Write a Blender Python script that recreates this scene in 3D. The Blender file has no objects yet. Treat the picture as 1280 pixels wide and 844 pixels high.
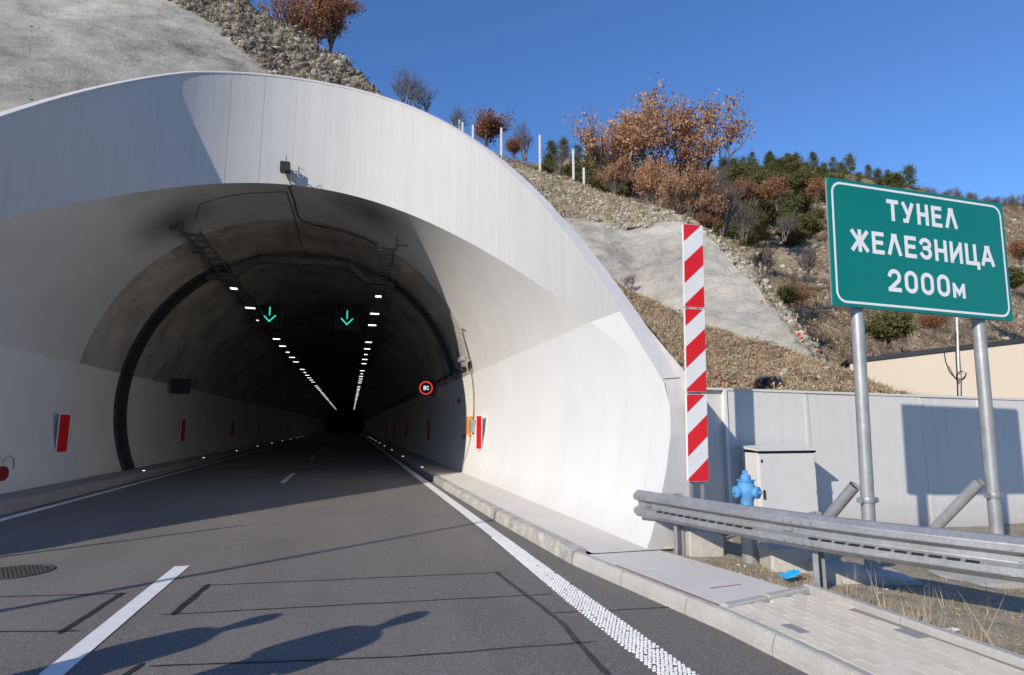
import bpy, math, random
import numpy as np
from mathutils import Vector, noise, Matrix

# ------------------------------------------------------------------ camera, sky, sun, exposure
scene = bpy.context.scene
CAM_H, FPX = 1.6, 747.0                      # eye height (m); focal length in photo pixels (1280 wide)
PITCH = math.atan(111.0 / FPX)
YAW = math.atan(202.0 * math.cos(PITCH) / FPX)   # camera looks this much to the right of the tunnel axis (+Y)
cam_data = bpy.data.cameras.new('camera')
cam_data.sensor_width = 36.0
cam_data.lens = 36.0 * FPX / 1280.0
cam_data.clip_end = 3000.0
cam = bpy.data.objects.new('camera', cam_data)
scene.collection.objects.link(cam)
cam.location = (0, 0, CAM_H)
cam.rotation_euler = (math.pi / 2 + PITCH, 0, -YAW)
scene.camera = cam

SUN_AZ, SUN_EL = math.radians(36.0), math.radians(26.2)   # light travels towards (cos, sin) of SUN_AZ
world = bpy.data.worlds.new('World')
scene.world = world
world.use_nodes = True
wn = world.node_tree
bg = wn.nodes['Background']
sky = wn.nodes.new('ShaderNodeTexSky')
sky.sky_type = 'NISHITA'
sky.sun_disc = False
sky.sun_elevation = SUN_EL
sky.sun_rotation = math.atan2(-math.cos(SUN_AZ), -math.sin(SUN_AZ))
sky.altitude = 900.0
sky.air_density = 1.5
sky.dust_density = 0.0
sky.ozone_density = 10.0
wb = wn.nodes.new('ShaderNodeMix')            # white balance of the sky light
wb.data_type = 'RGBA'
wb.blend_type = 'MULTIPLY'
wb.inputs[0].default_value = 1.0
wb.inputs[7].default_value = (1.0, 0.985, 1.09, 1.0)
wn.links.new(sky.outputs[0], wb.inputs[6])
wn.links.new(wb.outputs[2], bg.inputs[0])
bg.inputs[1].default_value = 0.15

sun_data = bpy.data.lights.new('sun', 'SUN')
sun_data.energy = 5.0
sun_data.angle = math.radians(0.5)
sun_data.color = (1.0, 0.915, 0.79)
sun = bpy.data.objects.new('sun', sun_data)
scene.collection.objects.link(sun)
sdir = Vector((math.cos(SUN_AZ) * math.cos(SUN_EL), math.sin(SUN_AZ) * math.cos(SUN_EL), -math.sin(SUN_EL)))
sun.rotation_euler = sdir.to_track_quat('-Z', 'Y').to_euler()
sun.location = (-20, -15, 25)

scene.view_settings.view_transform = 'Standard'
scene.view_settings.look = 'None'
scene.view_settings.exposure = 0.0
scene.view_settings.gamma = 1.0
scene.view_settings.use_curve_mapping = False
scene.render.engine = 'CYCLES'
scene.cycles.max_bounces = 9
scene.cycles.diffuse_bounces = 7
scene.cycles.use_denoising = True

# ------------------------------------------------------------------ helpers
COL = scene.collection
rnd = random.Random(7)
_F = Vector((math.sin(YAW) * math.cos(PITCH), math.cos(YAW) * math.cos(PITCH), math.sin(PITCH)))
_R = Vector((math.cos(YAW), -math.sin(YAW), 0))
_U = _R.cross(_F)


def at(px, py, Y):
    """survey helper: the place seen at a photo pixel, at distance Y along the road"""
    d = _F * FPX + _R * (px - 640) - _U * (py - 422)
    return Vector((0, 0, CAM_H)) + d * (Y / d.y)


def tag(o, label=None, cat=None, group=None, kind=None):
    if label: o['label'] = label
    if cat: o['category'] = cat
    if group: o['group'] = group
    if kind: o['kind'] = kind
    return o


def empty(name, loc, label=None, cat=None, group=None, rz=0.0):
    o = bpy.data.objects.new(name, None)
    o.empty_display_size = 0.2
    COL.objects.link(o)
    o.location = loc
    o.rotation_euler = (0, 0, rz)
    return tag(o, label, cat, group)


def link(name, me, parent=None, local=False):
    o = bpy.data.objects.new(name, me)
    COL.objects.link(o)
    if parent is not None:
        o.parent = parent
        if not local and parent.type == 'EMPTY':
            o.matrix_parent_inverse = Matrix.Translation(-Vector(parent.location))
    return o


class MB:
    def __init__(s):
        s.v, s.f = [], []

    def add(s, vs, fs):
        b = len(s.v)
        s.v += [tuple(p) for p in vs]
        s.f += [tuple(i + b for i in q) for q in fs]
        return s

    def box(s, x0, x1, y0, y1, z0, z1):
        return s.add([(x0, y0, z0), (x1, y0, z0), (x1, y1, z0), (x0, y1, z0), (x0, y0, z1), (x1, y0, z1), (x1, y1, z1), (x0, y1, z1)],
                     [(0, 3, 2, 1), (4, 5, 6, 7), (0, 1, 5, 4), (1, 2, 6, 5), (2, 3, 7, 6), (3, 0, 4, 7)])

    def bbox(s, x0, x1, y0, y1, z0, z1, b=0.01):
        """box with chamfered vertical edges and a chamfered top"""
        def ring(d, z):
            return [(x0 + d + b, y0 + d, z), (x1 - d - b, y0 + d, z), (x1 - d, y0 + d + b, z), (x1 - d, y1 - d - b, z),
                    (x1 - d - b, y1 - d, z), (x0 + d + b, y1 - d, z), (x0 + d, y1 - d - b, z), (x0 + d, y0 + d + b, z)]
        vs = ring(0, z0) + ring(0, z1 - b) + ring(b, z1)
        fs = [tuple(reversed(range(8))), tuple(range(16, 24))]
        for k in (0, 8):
            for i in range(8):
                j = (i + 1) % 8
                fs.append((k + i, k + j, k + 8 + j, k + 8 + i))
        return s.add(vs, fs)

    def obox(s, c, ax, ay, az):
        c, ax, ay, az = Vector(c), Vector(ax), Vector(ay), Vector(az)
        vs = [c + ax * i + ay * j + az * k for k in (-1, 1) for (i, j) in ((-1, -1), (1, -1), (1, 1), (-1, 1))]
        return s.add(vs, [(0, 3, 2, 1), (4, 5, 6, 7), (0, 1, 5, 4), (1, 2, 6, 5), (2, 3, 7, 6), (3, 0, 4, 7)])

    def path(s, pts, r, n=8, cap=True):
        pts = [Vector(p) for p in pts]
        rs = r if isinstance(r, (list, tuple)) else [r] * len(pts)
        rings, ref = [], None
        for i, p in enumerate(pts):
            t = (pts[min(i + 1, len(pts) - 1)] - pts[max(i - 1, 0)]).normalized()
            if ref is None:
                ref = Vector((0, 0, 1)) if abs(t.z) < 0.9 else Vector((1, 0, 0))
            a = t.cross(ref).normalized()
            b = a.cross(t).normalized()
            ref = b
            rings.append([p + (a * math.cos(2 * math.pi * k / n) + b * math.sin(2 * math.pi * k / n)) * rs[i] for k in range(n)])
        vs = [q for R_ in rings for q in R_]
        fs = []
        for i in range(len(pts) - 1):
            for k in range(n):
                k2 = (k + 1) % n
                fs.append((i * n + k, i * n + k2, (i + 1) * n + k2, (i + 1) * n + k))
        if cap:
            fs.append(tuple(reversed(range(n))))
            fs.append(tuple(range((len(pts) - 1) * n, len(pts) * n)))
        return s.add(vs, fs)

    def lathe(s, c, prof, n=20, axis='z'):
        c = Vector(c)
        vs, fs = [], []
        for (r, h) in prof:
            for k in range(n):
                a = 2 * math.pi * k / n
                p = {'z': (r * math.cos(a), r * math.sin(a), h), 'y': (r * math.cos(a), h, r * math.sin(a)), 'x': (h, r * math.cos(a), r * math.sin(a))}[axis]
                vs.append(c + Vector(p))
        for i in range(len(prof) - 1):
            for k in range(n):
                k2 = (k + 1) % n
                fs.append((i * n + k, i * n + k2, (i + 1) * n + k2, (i + 1) * n + k))
        fs.append(tuple(reversed(range(n))))
        fs.append(tuple(range((len(prof) - 1) * n, len(prof) * n)))
        return s.add(vs, fs)

    def grid(s, rows):
        n = len(rows[0])
        vs = [p for r in rows for p in r]
        fs = [(i * n + j, i * n + j + 1, (i + 1) * n + j + 1, (i + 1) * n + j) for i in range(len(rows) - 1) for j in range(n - 1)]
        return s.add(vs, fs)

    def mesh(s, name, mat, smooth=False):
        me = bpy.data.meshes.new(name)
        me.from_pydata(s.v, [], s.f)
        if mat: me.materials.append(mat)
        if smooth:
            me.polygons.foreach_set('use_smooth', [True] * len(me.polygons))
            if smooth == 'auto':
                me.set_sharp_from_angle(angle=math.radians(38))
        me.update()
        return me

    def build(s, name, mat, parent=None, smooth=False, local=False):
        return link(name, s.mesh(name, mat, smooth), parent, local)


# ------------------------------------------------------------------ materials
def _lin(c):
    return tuple(((x / 255.0) / 12.92 if x / 255.0 <= 0.04045 else ((x / 255.0 + 0.055) / 1.055) ** 2.4) for x in c) + (1.0,)


class NT:
    """small wrapper for writing node trees"""
    def __init__(s, name):
        s.m = bpy.data.materials.new(name)
        s.m.use_nodes = True
        s.t = s.m.node_tree
        s.b = s.t.nodes['Principled BSDF']
        s.tc = s.t.nodes.new('ShaderNodeTexCoord')
        s.co = s.tc.outputs['Object']

    def n(s, typ, **kw):
        nd = s.t.nodes.new(typ)
        for k, v in kw.items():
            setattr(nd, k, v)
        return nd

    def l(s, a, b):
        s.t.links.new(a, b)

    def val(s, sock, v):
        if isinstance(v, (int, float, tuple)):
            sock.default_value = v
        else:
            s.l(v, sock)

    def noise(s, scale, detail=4, rough=0.55, co=None, out='Fac', dist=0.0):
        nd = s.n('ShaderNodeTexNoise')
        nd.inputs['Scale'].default_value = scale
        nd.inputs['Detail'].default_value = detail
        nd.inputs['Roughness'].default_value = rough
        nd.inputs['Distortion'].default_value = dist
        s.l(co or s.co, nd.inputs['Vector'])
        return nd.outputs[out]

    def vor(s, scale, out='Distance', feature='F1', co=None):
        nd = s.n('ShaderNodeTexVoronoi', feature=feature)
        nd.inputs['Scale'].default_value = scale
        s.l(co or s.co, nd.inputs['Vector'])
        return nd.outputs[out]

    def ramp(s, fac, stops, interp='LINEAR'):
        nd = s.n('ShaderNodeValToRGB')
        cr = nd.color_ramp
        cr.interpolation = interp
        while len(cr.elements) < len(stops): cr.elements.new(0.5)
        for e, (p, c) in zip(cr.elements, stops):
            e.position = p
            e.color = c if len(c) == 4 else tuple(c) + (1,)
        s.l(fac, nd.inputs[0])
        return nd.outputs[0]

    def mix(s, fac, a, b, mode='MIX'):
        nd = s.n('ShaderNodeMix', data_type='RGBA', blend_type=mode)
        s.val(nd.inputs[0], fac)
        s.val(nd.inputs[6], a)
        s.val(nd.inputs[7], b)
        return nd.outputs[2]

    def math(s, op, a, b=0.0, clamp=False):
        nd = s.n('ShaderNodeMath', operation=op, use_clamp=clamp)
        s.val(nd.inputs[0], a)
        s.val(nd.inputs[1], b)
        return nd.outputs[0]

    def mapr(s, v, a, b, c=0.0, d=1.0):
        nd = s.n('ShaderNodeMapRange')
        s.val(nd.inputs[0], v)
        for i, x in enumerate((a, b, c, d)): nd.inputs[i + 1].default_value = x
        return nd.outputs[0]

    def xyz(s):
        nd = s.n('ShaderNodeSeparateXYZ')
        s.l(s.co, nd.inputs[0])
        return nd.outputs

    def scaled(s, v, co=None):
        nd = s.n('ShaderNodeMapping')
        nd.inputs['Scale'].default_value = v
        s.l(co or s.co, nd.inputs['Vector'])
        return nd.outputs[0]

    def bump(s, h, strength=0.3, dist=0.02):
        nd = s.n('ShaderNodeBump')
        nd.inputs['Strength'].default_value = strength
        nd.inputs['Distance'].default_value = dist
        s.l(h, nd.inputs['Height'])
        s.l(nd.outputs[0], s.b.inputs['Normal'])

    def done(s, col, rough=0.8, metal=0.0, spec=0.5):
        s.val(s.b.inputs['Base Color'], col)
        s.val(s.b.inputs['Roughness'], rough)
        s.val(s.b.inputs['Metallic'], metal)
        s.b.inputs['Specular IOR Level'].default_value = spec
        return s.m


def g3(v, tint=(1, 1, 1)):
    return (v * tint[0], v * tint[1], v * tint[2], 1.0)


def simple(name, c1, c2, scale=6.0, rough=0.7, metal=0.0, spec=0.5, bump=0.0, bscale=40.0, bdist=0.01, detail=5):
    t = NT(name)
    f = t.noise(scale, detail, 0.6)
    col = t.ramp(f, [(0.3, c1), (0.7, c2)])
    if bump:
        t.bump(t.noise(bscale, 5, 0.65), bump, bdist)
    return t.done(col, rough, metal, spec)


def random_mat(name, stops, rough=0.8, scale=1.2, trans=0.0, island=True):
    """foliage or stones: each loose face/piece takes its own colour"""
    t = NT(name)
    ge = t.n('ShaderNodeNewGeometry')
    oi = t.n('ShaderNodeObjectInfo')
    f = t.math('ADD', ge.outputs['Random Per Island'], t.math('MULTIPLY', t.math('SUBTRACT', oi.outputs['Random'], 0.5), 0.35))
    f = t.math('ADD', t.math('MULTIPLY', f, 0.75), t.math('MULTIPLY', t.noise(scale, 3), 0.3))
    col = t.ramp(f, stops)
    m = t.done(col, rough, 0.0, 0.25)
    if trans:
        tr = t.n('ShaderNodeBsdfTranslucent')
        t.l(col, tr.inputs[0])
        mx = t.n('ShaderNodeMixShader')
        mx.inputs[0].default_value = trans
        t.l(t.b.outputs[0], mx.inputs[1])
        t.l(tr.outputs[0], mx.inputs[2])
        t.l(mx.outputs[0], t.t.nodes['Material Output'].inputs[0])
    return m


M = {}


def make_materials():
    # asphalt
    t = NT('asphalt')
    big = t.noise(0.35, 4, 0.6)
    wheel = t.noise(1.3, 3, 0.5, co=t.scaled((1.0, 0.12, 1.0)))
    fine = t.noise(160, 3, 0.7)
    grit = t.vor(95, out='Color')
    base = t.ramp(t.math('ADD', t.math('MULTIPLY', big, 0.5), t.math('MULTIPLY', wheel, 0.5)), [(0.33, g3(0.138, (1.0, .90, .80))), (0.67, g3(0.200, (1.0, .905, .81)))])
    sp = t.ramp(t.vor(70, out='Distance'), [(0.0, g3(1.35)), (0.35, g3(1.0)), (1.0, g3(0.8))])
    col = t.mix(0.55, base, sp, 'MULTIPLY')
    gr = t.n('ShaderNodeSeparateColor'); t.l(grit, gr.inputs[0])
    light = t.math('GREATER_THAN', gr.outputs[0], 0.95)
    col = t.mix(t.math('MULTIPLY', light, 0.55), col, g3(0.33, (1, .97, .92)))
    dark = t.math('LESS_THAN', gr.outputs[1], 0.16)
    col = t.mix(t.math('MULTIPLY', dark, 0.4), col, g3(0.045))
    drip = t.math('LESS_THAN', t.math('ADD', t.vor(1.1), t.math('MULTIPLY', t.noise(6, 4), 0.05)), 0.055)
    col = t.mix(t.math('MULTIPLY', drip, 0.45), col, g3(0.04))
    t.bump(t.math('ADD', fine, t.math('MULTIPLY', t.vor(120), 0.8)), 0.5, 0.006)
    M['asphalt'] = t.done(col, 0.82, 0, 0.35)
    # tar seal
    t = NT('crack_sealant')
    M['tar'] = t.done(t.ramp(t.noise(9, 5), [(0.3, g3(0.016)), (0.7, g3(0.032))]), 0.6, 0, 0.4)
    # road paint
    t = NT('road_paint')
    wear = t.ramp(t.math('ADD', t.math('MULTIPLY', t.noise(70, 4, 0.7), 0.6), t.math('MULTIPLY', t.noise(5, 4, 0.6), 0.4)), [(0.30, g3(0.42)), (0.46, g3(0.70, (1, .985, .95))), (1.0, g3(0.80, (1, .985, .95)))])
    t.bump(t.noise(150, 3), 0.3, 0.004)
    M['paint'] = t.done(wear, 0.7)
    # portal paint: shutter-cast concrete, streaks
    def concrete_paint(name, v, v2, tint=(1, .995, .985), streak=0.10, rough=0.75, dado=False):
        t = NT(name)
        st = t.noise(2.2, 5, 0.6, co=t.scaled((3.0, 3.0, 0.10)))
        cl = t.noise(0.6, 5, 0.6)
        col = t.ramp(t.math('ADD', t.math('MULTIPLY', st, 0.55), t.math('MULTIPLY', cl, 0.45)), [(0.32, g3(v, tint)), (0.68, g3(v2, tint))])
        dots = t.math('GREATER_THAN', t.vor(3.1, out='Distance'), 0.0)
        pit = t.math('LESS_THAN', t.vor(1.7, out='Distance'), 0.016)
        if dado:
            x, y, z = t.xyz()
            col = t.mix(t.math('LESS_THAN', t.math('ADD', z, t.math('MULTIPLY', t.noise(0.5, 2), 0.03)), 3.335), col, g3(0.64, (1, 1.0, .985)))
        col = t.mix(t.math('MULTIPLY', pit, 0.6), col, g3(0.22))
        xx, yy_, zz_ = t.xyz()
        grime = t.mapr(t.math('ADD', zz_, t.math('MULTIPLY', t.noise(4.0, 5, .65), 0.5)), 0.75, 0.25, 0.0, 0.45)
        col = t.mix(grime, col, g3(0.30, (1, .90, .78)))
        run = t.math('MULTIPLY', t.mapr(t.noise(7.0, 3, .6, co=t.scaled((1.0, 1.0, 0.035))), 0.58, 0.72), 0.16)
        col = t.mix(run, col, g3(0.32, (1, .96, .90)))
        t.bump(t.math('ADD', t.noise(8, 6, 0.6), t.math('MULTIPLY', t.noise(60, 3), 0.25)), 0.22, 0.02)
        return t.done(col, rough, 0, 0.35)
    M['white_paint'] = concrete_paint('white_wall_paint', 0.66, 0.74, (1, .98, .95))
    M['fascia'] = concrete_paint('fascia_paint', 0.43, 0.49, (1, 1.0, .97), dado=True)
    M['coping'] = concrete_paint('coping_paint', 0.46, 0.54, (1.0, 0.965, .95))
    # inner shell and lining: white dado below 3.32 m, grey / raw concrete above
    def lined(name, white, grey1, grey2, tint, soot, wt=(1, .975, .94)):
        t = NT(name)
        x, y, z = t.xyz()
        wz = t.math('ADD', z, t.math('MULTIPLY', t.noise(0.5, 2), 0.03))
        up = t.math('GREATER_THAN', wz, 3.335)
        st = t.noise(1.6, 5, 0.62, co=t.scaled((1.2, 0.5, 0.25)))
        cl = t.noise(0.55, 5, 0.65)
        f = t.math('ADD', t.math('MULTIPLY', st, 0.5), t.math('MULTIPLY', cl, 0.5))
        grey = t.ramp(f, [(0.38, g3(grey1, tint)), (0.62, g3(grey2, tint))])
        wh = t.ramp(f, [(0.3, g3(white * 0.90, wt)), (0.65, g3(white, wt))])
        if soot:
            so = t.mapr(t.math('ADD', z, t.math('MULTIPLY', t.noise(0.7, 4, .6), 1.2)), 7.1, 8.9, 0.0, 0.62)
            grey = t.mix(so, grey, g3(0.06, (1, .95, .88)))
        if name == 'portal_shell_paint':
            for c_ in ((0.35, 16.6, 7.55), (-4.75, 17.3, 7.1)):
                vd = t.n('ShaderNodeVectorMath', operation='DISTANCE')
                t.l(t.co, vd.inputs[0])
                vd.inputs[1].default_value = c_
                dd = t.math('ADD', vd.outputs['Value'], t.math('MULTIPLY', t.noise(1.6, 3), 0.6))
                grey = t.mix(t.mapr(dd, 1.9, 0.5, 0.0, 0.72), grey, g3(0.04, (1, .96, .9)))
        run = t.math('MULTIPLY', t.mapr(t.noise(6.0, 3, .6, co=t.scaled((0.6, 1.0, 0.035))), 0.57, 0.72), 0.14)
        wh = t.mix(run, wh, g3(0.36, (1, .95, .88)))
        lowdirt = t.mapr(t.math('ADD', z, t.math('MULTIPLY', t.noise(3.0, 5, .6), 0.35)), 0.75, 0.2, 0.0, 0.35)
        wh = t.mix(lowdirt, wh, g3(0.34, (1, .94, .86)))
        col = t.mix(up, wh, grey)
        t.bump(t.math('ADD', t.noise(5, 6, 0.6), t.math('MULTIPLY', t.noise(45, 3), 0.2)), 0.25, 0.02)
        return t.done(col, 0.72, 0, 0.35)
    M['shell'] = lined('portal_shell_paint', 0.68, 0.54, 0.60, (1, .985, .94), True, (1, 1.0, .985))
    M['lining'] = lined('tunnel_lining_concrete', 0.76, 0.24, 0.50, (1, .92, .81), True, (1, .92, .84))
    # plain concretes
    def concrete(name, c1, c2, scale=2.0, bump=0.4, tint=(1, .96, .90)):
        t = NT(name)
        f = t.math('ADD', t.math('MULTIPLY', t.noise(scale, 6, 0.65), 0.6), t.math('MULTIPLY', t.noise(scale * 12, 4, 0.7), 0.4))
        col = t.ramp(f, [(0.3, g3(c1, tint)), (0.7, g3(c2, tint))])
        pits = t.ramp(t.vor(28), [(0.0, g3(0.45)), (0.13, g3(1.0)), (1, g3(1.0))])
        col = t.mix(0.5, col, pits, 'MULTIPLY')
        t.bump(t.math('ADD', t.noise(30, 5, .7), t.math('MULTIPLY', t.noise(120, 3), .5)), bump, 0.012)
        return t.done(col, 0.88, 0, 0.3)
    M['kerb'] = concrete('kerb_concrete', 0.34, 0.50, 3.0, 0.6, (1, .955, .88))
    M['kerb_rough'] = concrete('weathered_kerb_concrete', 0.22, 0.62, 4.0, 0.9, (1, .95, .85))
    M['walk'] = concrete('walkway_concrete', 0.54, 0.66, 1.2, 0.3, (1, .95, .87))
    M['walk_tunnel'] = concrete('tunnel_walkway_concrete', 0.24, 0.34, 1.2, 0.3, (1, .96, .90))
    M['block'] = concrete('footing_concrete', 0.36, 0.58, 4.0, 0.7, (1, .93, .82))
    M['paver'] = None
    t = NT('paver_concrete')
    oi = t.n('ShaderNodeObjectInfo')
    f = t.math('ADD', t.math('MULTIPLY', oi.outputs['Random'], 0.30), t.math('MULTIPLY', t.noise(9, 6, .7), 0.70))
    col = t.ramp(f, [(0.2, g3(0.58, (1, .89, .70))), (0.8, g3(0.76, (1, .90, .73)))])
    t.bump(t.noise(140, 4), 0.4, 0.004)
    M['paver'] = t.done(col, 0.9, 0, 0.25)
    M['paver_grey'] = concrete('grey_paver_concrete', 0.24, 0.34, 5.0, 0.4, (.97, .98, 1.0))
    M['sand'] = simple('joint_sand', g3(0.22, (1, .88, .74)), g3(0.32, (1, .89, .76)), 9, 0.95, bump=0.5, bscale=150)
    # shotcrete
    def shotcrete(name, k, spread):
        t = NT(name)
        a = t.noise(0.28, 6, 0.62, dist=0.4)
        b = t.noise(1.5, 6, 0.68)
        st = t.noise(0.9, 4, 0.6, co=t.scaled((1.0, 0.25, 0.2)))
        f = t.math('ADD', t.math('ADD', t.math('MULTIPLY', a, 0.46), t.math('MULTIPLY', b, 0.34)), t.math('MULTIPLY', t.noise(9, 6, .8), 0.20))
        col = t.ramp(f, [(0.37, g3(0.25 * k - spread, (1, .95, .84))), (0.45, g3(0.44 * k - spread * .4, (1, .93, .81))), (0.53, g3(0.58 * k, (1, .93, .80))), (0.63, g3(0.70 * k + spread, (1, .94, .82)))])
        hole = t.math('LESS_THAN', t.vor(0.55), 0.035)
        col = t.mix(hole, col, g3(0.03))
        t.bump(t.math('ADD', t.noise(2.2, 8, 0.7), t.math('MULTIPLY', t.noise(14, 6, .8), 0.6)), 1.0, 0.14)
        return t.done(col, 0.92, 0, 0.2)
    M['shotcrete'] = shotcrete('shotcrete', 1.0, 0.0)
    M['shotcrete_shaded'] = shotcrete('shaded_shotcrete', 0.84, 0.06)  # same shotcrete; weaker sun on the left face painted in, mottling stronger
    # earth with dry grass
    def earth(name, stops, scale=0.9, bump=0.9, bd=0.1):
        t = NT(name)
        f = t.math('ADD', t.math('MULTIPLY', t.noise(scale, 6, .68), .55), t.math('MULTIPLY', t.noise(scale * 9, 5, .7), .45))
        col = t.ramp(f, stops)
        t.bump(t.math('ADD', t.noise(scale * 4, 8, .75), t.math('MULTIPLY', t.vor(scale * 7), .6)), bump, bd)
        return t.done(col, 0.95, 0, 0.15)
    M['bank'] = earth('dry_grass_earth', [(0.3, g3(0.18, (1, .76, .48))), (0.45, g3(0.38, (1, .77, .50))), (0.56, g3(0.50, (1, .80, .54))), (0.7, g3(0.58, (1, .86, .66)))], 1.4)
    M['scree'] = earth('stony_slope_earth', [(0.3, g3(0.15, (1, .86, .62))), (0.45, g3(0.30, (1, .87, .65))), (0.56, g3(0.42, (1, .89, .68))), (0.7, g3(0.52, (1, .92, .75)))], 1.6)
    M['shoulder'] = earth('rocky_shoulder_earth', [(0.3, g3(0.09, (1, .88, .68))), (0.45, g3(0.20, (1, .86, .66))), (0.56, g3(0.32, (1, .86, .64))), (0.7, g3(0.44, (1, .92, .76)))], 1.3)
    M['hill'] = earth('scrub_hill_earth', [(0.34, g3(0.07, (1, .80, .52))), (0.45, g3(0.22, (1, .72, .45))), (0.54, g3(0.36, (1, .76, .50))), (0.64, g3(0.46, (1, .87, .66))), (0.75, g3(0.58, (1, .93, .78)))], 0.30, 1.0, 0.5)
    M['verge'] = earth('verge_earth', [(0.3, g3(0.17, (1, .82, .58))), (0.5, g3(0.34, (1, .84, .60))), (0.7, g3(0.52, (1, .88, .70)))], 5.0, 0.8, 0.03)
    M['ground'] = earth('far_ground_earth', [(0.3, g3(0.08, (1, .88, .6))), (0.7, g3(0.22, (1, .88, .65)))], 0.2)
    # galvanised steel
    t = NT('galvanised_steel')
    sp = t.ramp(t.vor(34, out='Color'), [(0.0, g3(0.42)), (1.0, g3(0.56))])
    f = t.math('ADD', t.math('MULTIPLY', t.noise(26, 4, .7), .5), t.math('MULTIPLY', t.noise(3, 4, .6), .5))
    col = t.ramp(f, [(0.3, g3(0.22, (.95, .98, 1.03))), (0.55, g3(0.34, (.96, .99, 1.03))), (0.75, g3(0.48, (.98, 1, 1.02)))])
    t.bump(t.noise(90, 3), 0.08, 0.004)
    M['galv'] = t.done(col, t.ramp(f, [(0.3, g3(0.55)), (0.7, g3(0.42))]), 0.42, 0.5)
    M['galv_post'] = simple('zinc_post_paint', g3(0.28, (.97, .99, 1.0)), g3(0.40, (.98, 1, 1.0)), 6, 0.45, 0.35, 0.5)
    M['slot'] = simple('slot_dark', g3(0.012), g3(0.02), 8, 0.9)
    M['steel_dark'] = simple('dark_steel', g3(0.035, (1, .98, .95)), g3(0.06, (1, .97, .93)), 4, 0.55, 0.3, 0.4)
    M['steel_mid'] = simple('sooty_steel', g3(0.10, (1, .97, .92)), g3(0.18, (1, .97, .92)), 5, 0.5, 0.5, 0.4)
    M['black'] = simple('black_plastic', g3(0.008), g3(0.014), 10, 0.45)
    M['rubber'] = simple('cable_rubber', g3(0.012), g3(0.03), 10, 0.6)
    # wall panels, cabinet
    M['panel'] = concrete_paint('wall_panel_paint', 0.57, 0.62, (1, .985, .95), 0.05)
    M['cabinet'] = simple('cabinet_grp', g3(0.60, (1, .975, .94)), g3(0.65, (1, .975, .94)), 3, 0.5, 0, 0.5, 0.1, 60, 0.004)
    M['cabinet_roof'] = simple('cabinet_roof_dark', g3(0.10), g3(0.14), 3, 0.5)
    M['beige'] = simple('beige_render', (.55, .475, .37, 1), (.58, .505, .40, 1), 0.8, 0.85, 0, 0.3, 0.25, 40, 0.01)
    M['roof_trim'] = simple('roof_flashing', g3(0.025, (.9, .97, 1.1)), g3(0.045, (.9, .97, 1.1)), 3, 0.45, 0.4)
    # signs
    M['sign_green'] = simple('green_sheeting', (0.0, 0.165, 0.142, 1), (0.0, 0.182, 0.157, 1), 1.4, 0.38, 0, 0.45)
    M['sign_white'] = simple('white_sheeting', g3(0.70), g3(0.76), 3, 0.4)
    M['sign_back'] = simple('aluminium_back', g3(0.42), g3(0.5), 3, 0.4, 0.6)
    M['board_red'] = simple('red_sheeting', (0.62, 0.012, 0.018, 1), (0.68, 0.016, 0.022, 1), 3, 0.4)
    M['board_white'] = simple('board_white_sheeting', g3(0.68), g3(0.74), 3, 0.4)
    M['hydrant'] = simple('blue_enamel', (0.07, 0.25, 0.52, 1), (0.11, 0.33, 0.62, 1), 16, 0.6, 0, 0.5, 0.12, 50, 0.005)
    M['blue_plastic'] = simple('blue_plastic', (0.01, 0.30, 0.62, 1), (0.03, 0.42, 0.75, 1), 20, 0.35)
    M['orange'] = simple('orange_plastic', (0.75, 0.26, 0.02, 1), (0.8, 0.32, 0.03, 1), 8, 0.4)
    M['dark_red'] = simple('red_enamel', (0.22, 0.01, 0.015, 1), (0.28, 0.015, 0.02, 1), 8, 0.35)
    M['red_line'] = simple('red_marking', (0.36, 0.03, 0.03, 1), (0.5, 0.06, 0.05, 1), 30, 0.6)
    M['fence_post'] = simple('fence_post_paint', g3(0.62, (1, .98, .93)), g3(0.72, (1, .98, .93)), 5, 0.6)
    M['iron'] = simple('cast_iron', g3(0.045, (1, .92, .85)), g3(0.10, (1, .94, .88)), 30, 0.6, 0.3, 0.4, 0.4, 80, 0.005)
    M['litter'] = simple('paper_litter', g3(0.6), g3(0.75), 12, 0.8)

    def emit(name, col, s):
        m = bpy.data.materials.new(name)
        m.use_nodes = True
        b = m.node_tree.nodes['Principled BSDF']
        b.inputs['Base Color'].default_value = (0.02, 0.02, 0.02, 1)
        b.inputs['Emission Color'].default_value = col
        b.inputs['Emission Strength'].default_value = s
        return m
    M['lamp'] = emit('luminaire_glow', (1.0, 0.97, 0.92, 1), 2.6)
    M['arrow'] = emit('green_led', (0.04, 0.80, 0.66, 1), 0.95)
    M['led_red'] = emit('red_led', (1.0, 0.06, 0.04, 1), 0.9)
    M['led_white'] = emit('white_led', (0.85, 0.9, 1.0, 1), 0.7)
    M['stud'] = emit('kerb_stud_glow', (1.0, 0.97, 0.9, 1), 1.6)
    # vegetation
    M['bark'] = simple('bark', g3(0.05, (1, .88, .76)), g3(0.13, (1, .88, .78)), 14, 0.9, bump=0.6, bscale=50)
    M['twig'] = simple('bare_twig', g3(0.10, (1, .84, .80)), g3(0.18, (1, .86, .82)), 4, 0.9)
    M['oak_leaf'] = random_mat('dry_oak_leaf', [(0.0, g3(0.20, (1, .48, .24))), (0.35, g3(0.44, (1, .53, .28))), (0.65, g3(0.62, (1, .60, .34))), (1.0, g3(0.80, (1, .72, .48)))], 0.7, 0.8, 0.4)
    M['rust_leaf'] = random_mat('rust_leaf', [(0.0, g3(0.12, (1, .44, .22))), (0.4, g3(0.30, (1, .46, .23))), (0.8, g3(0.46, (1, .52, .28))), (1.0, g3(0.60, (1, .62, .38)))], 0.7, 0.8, 0.4)
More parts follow.
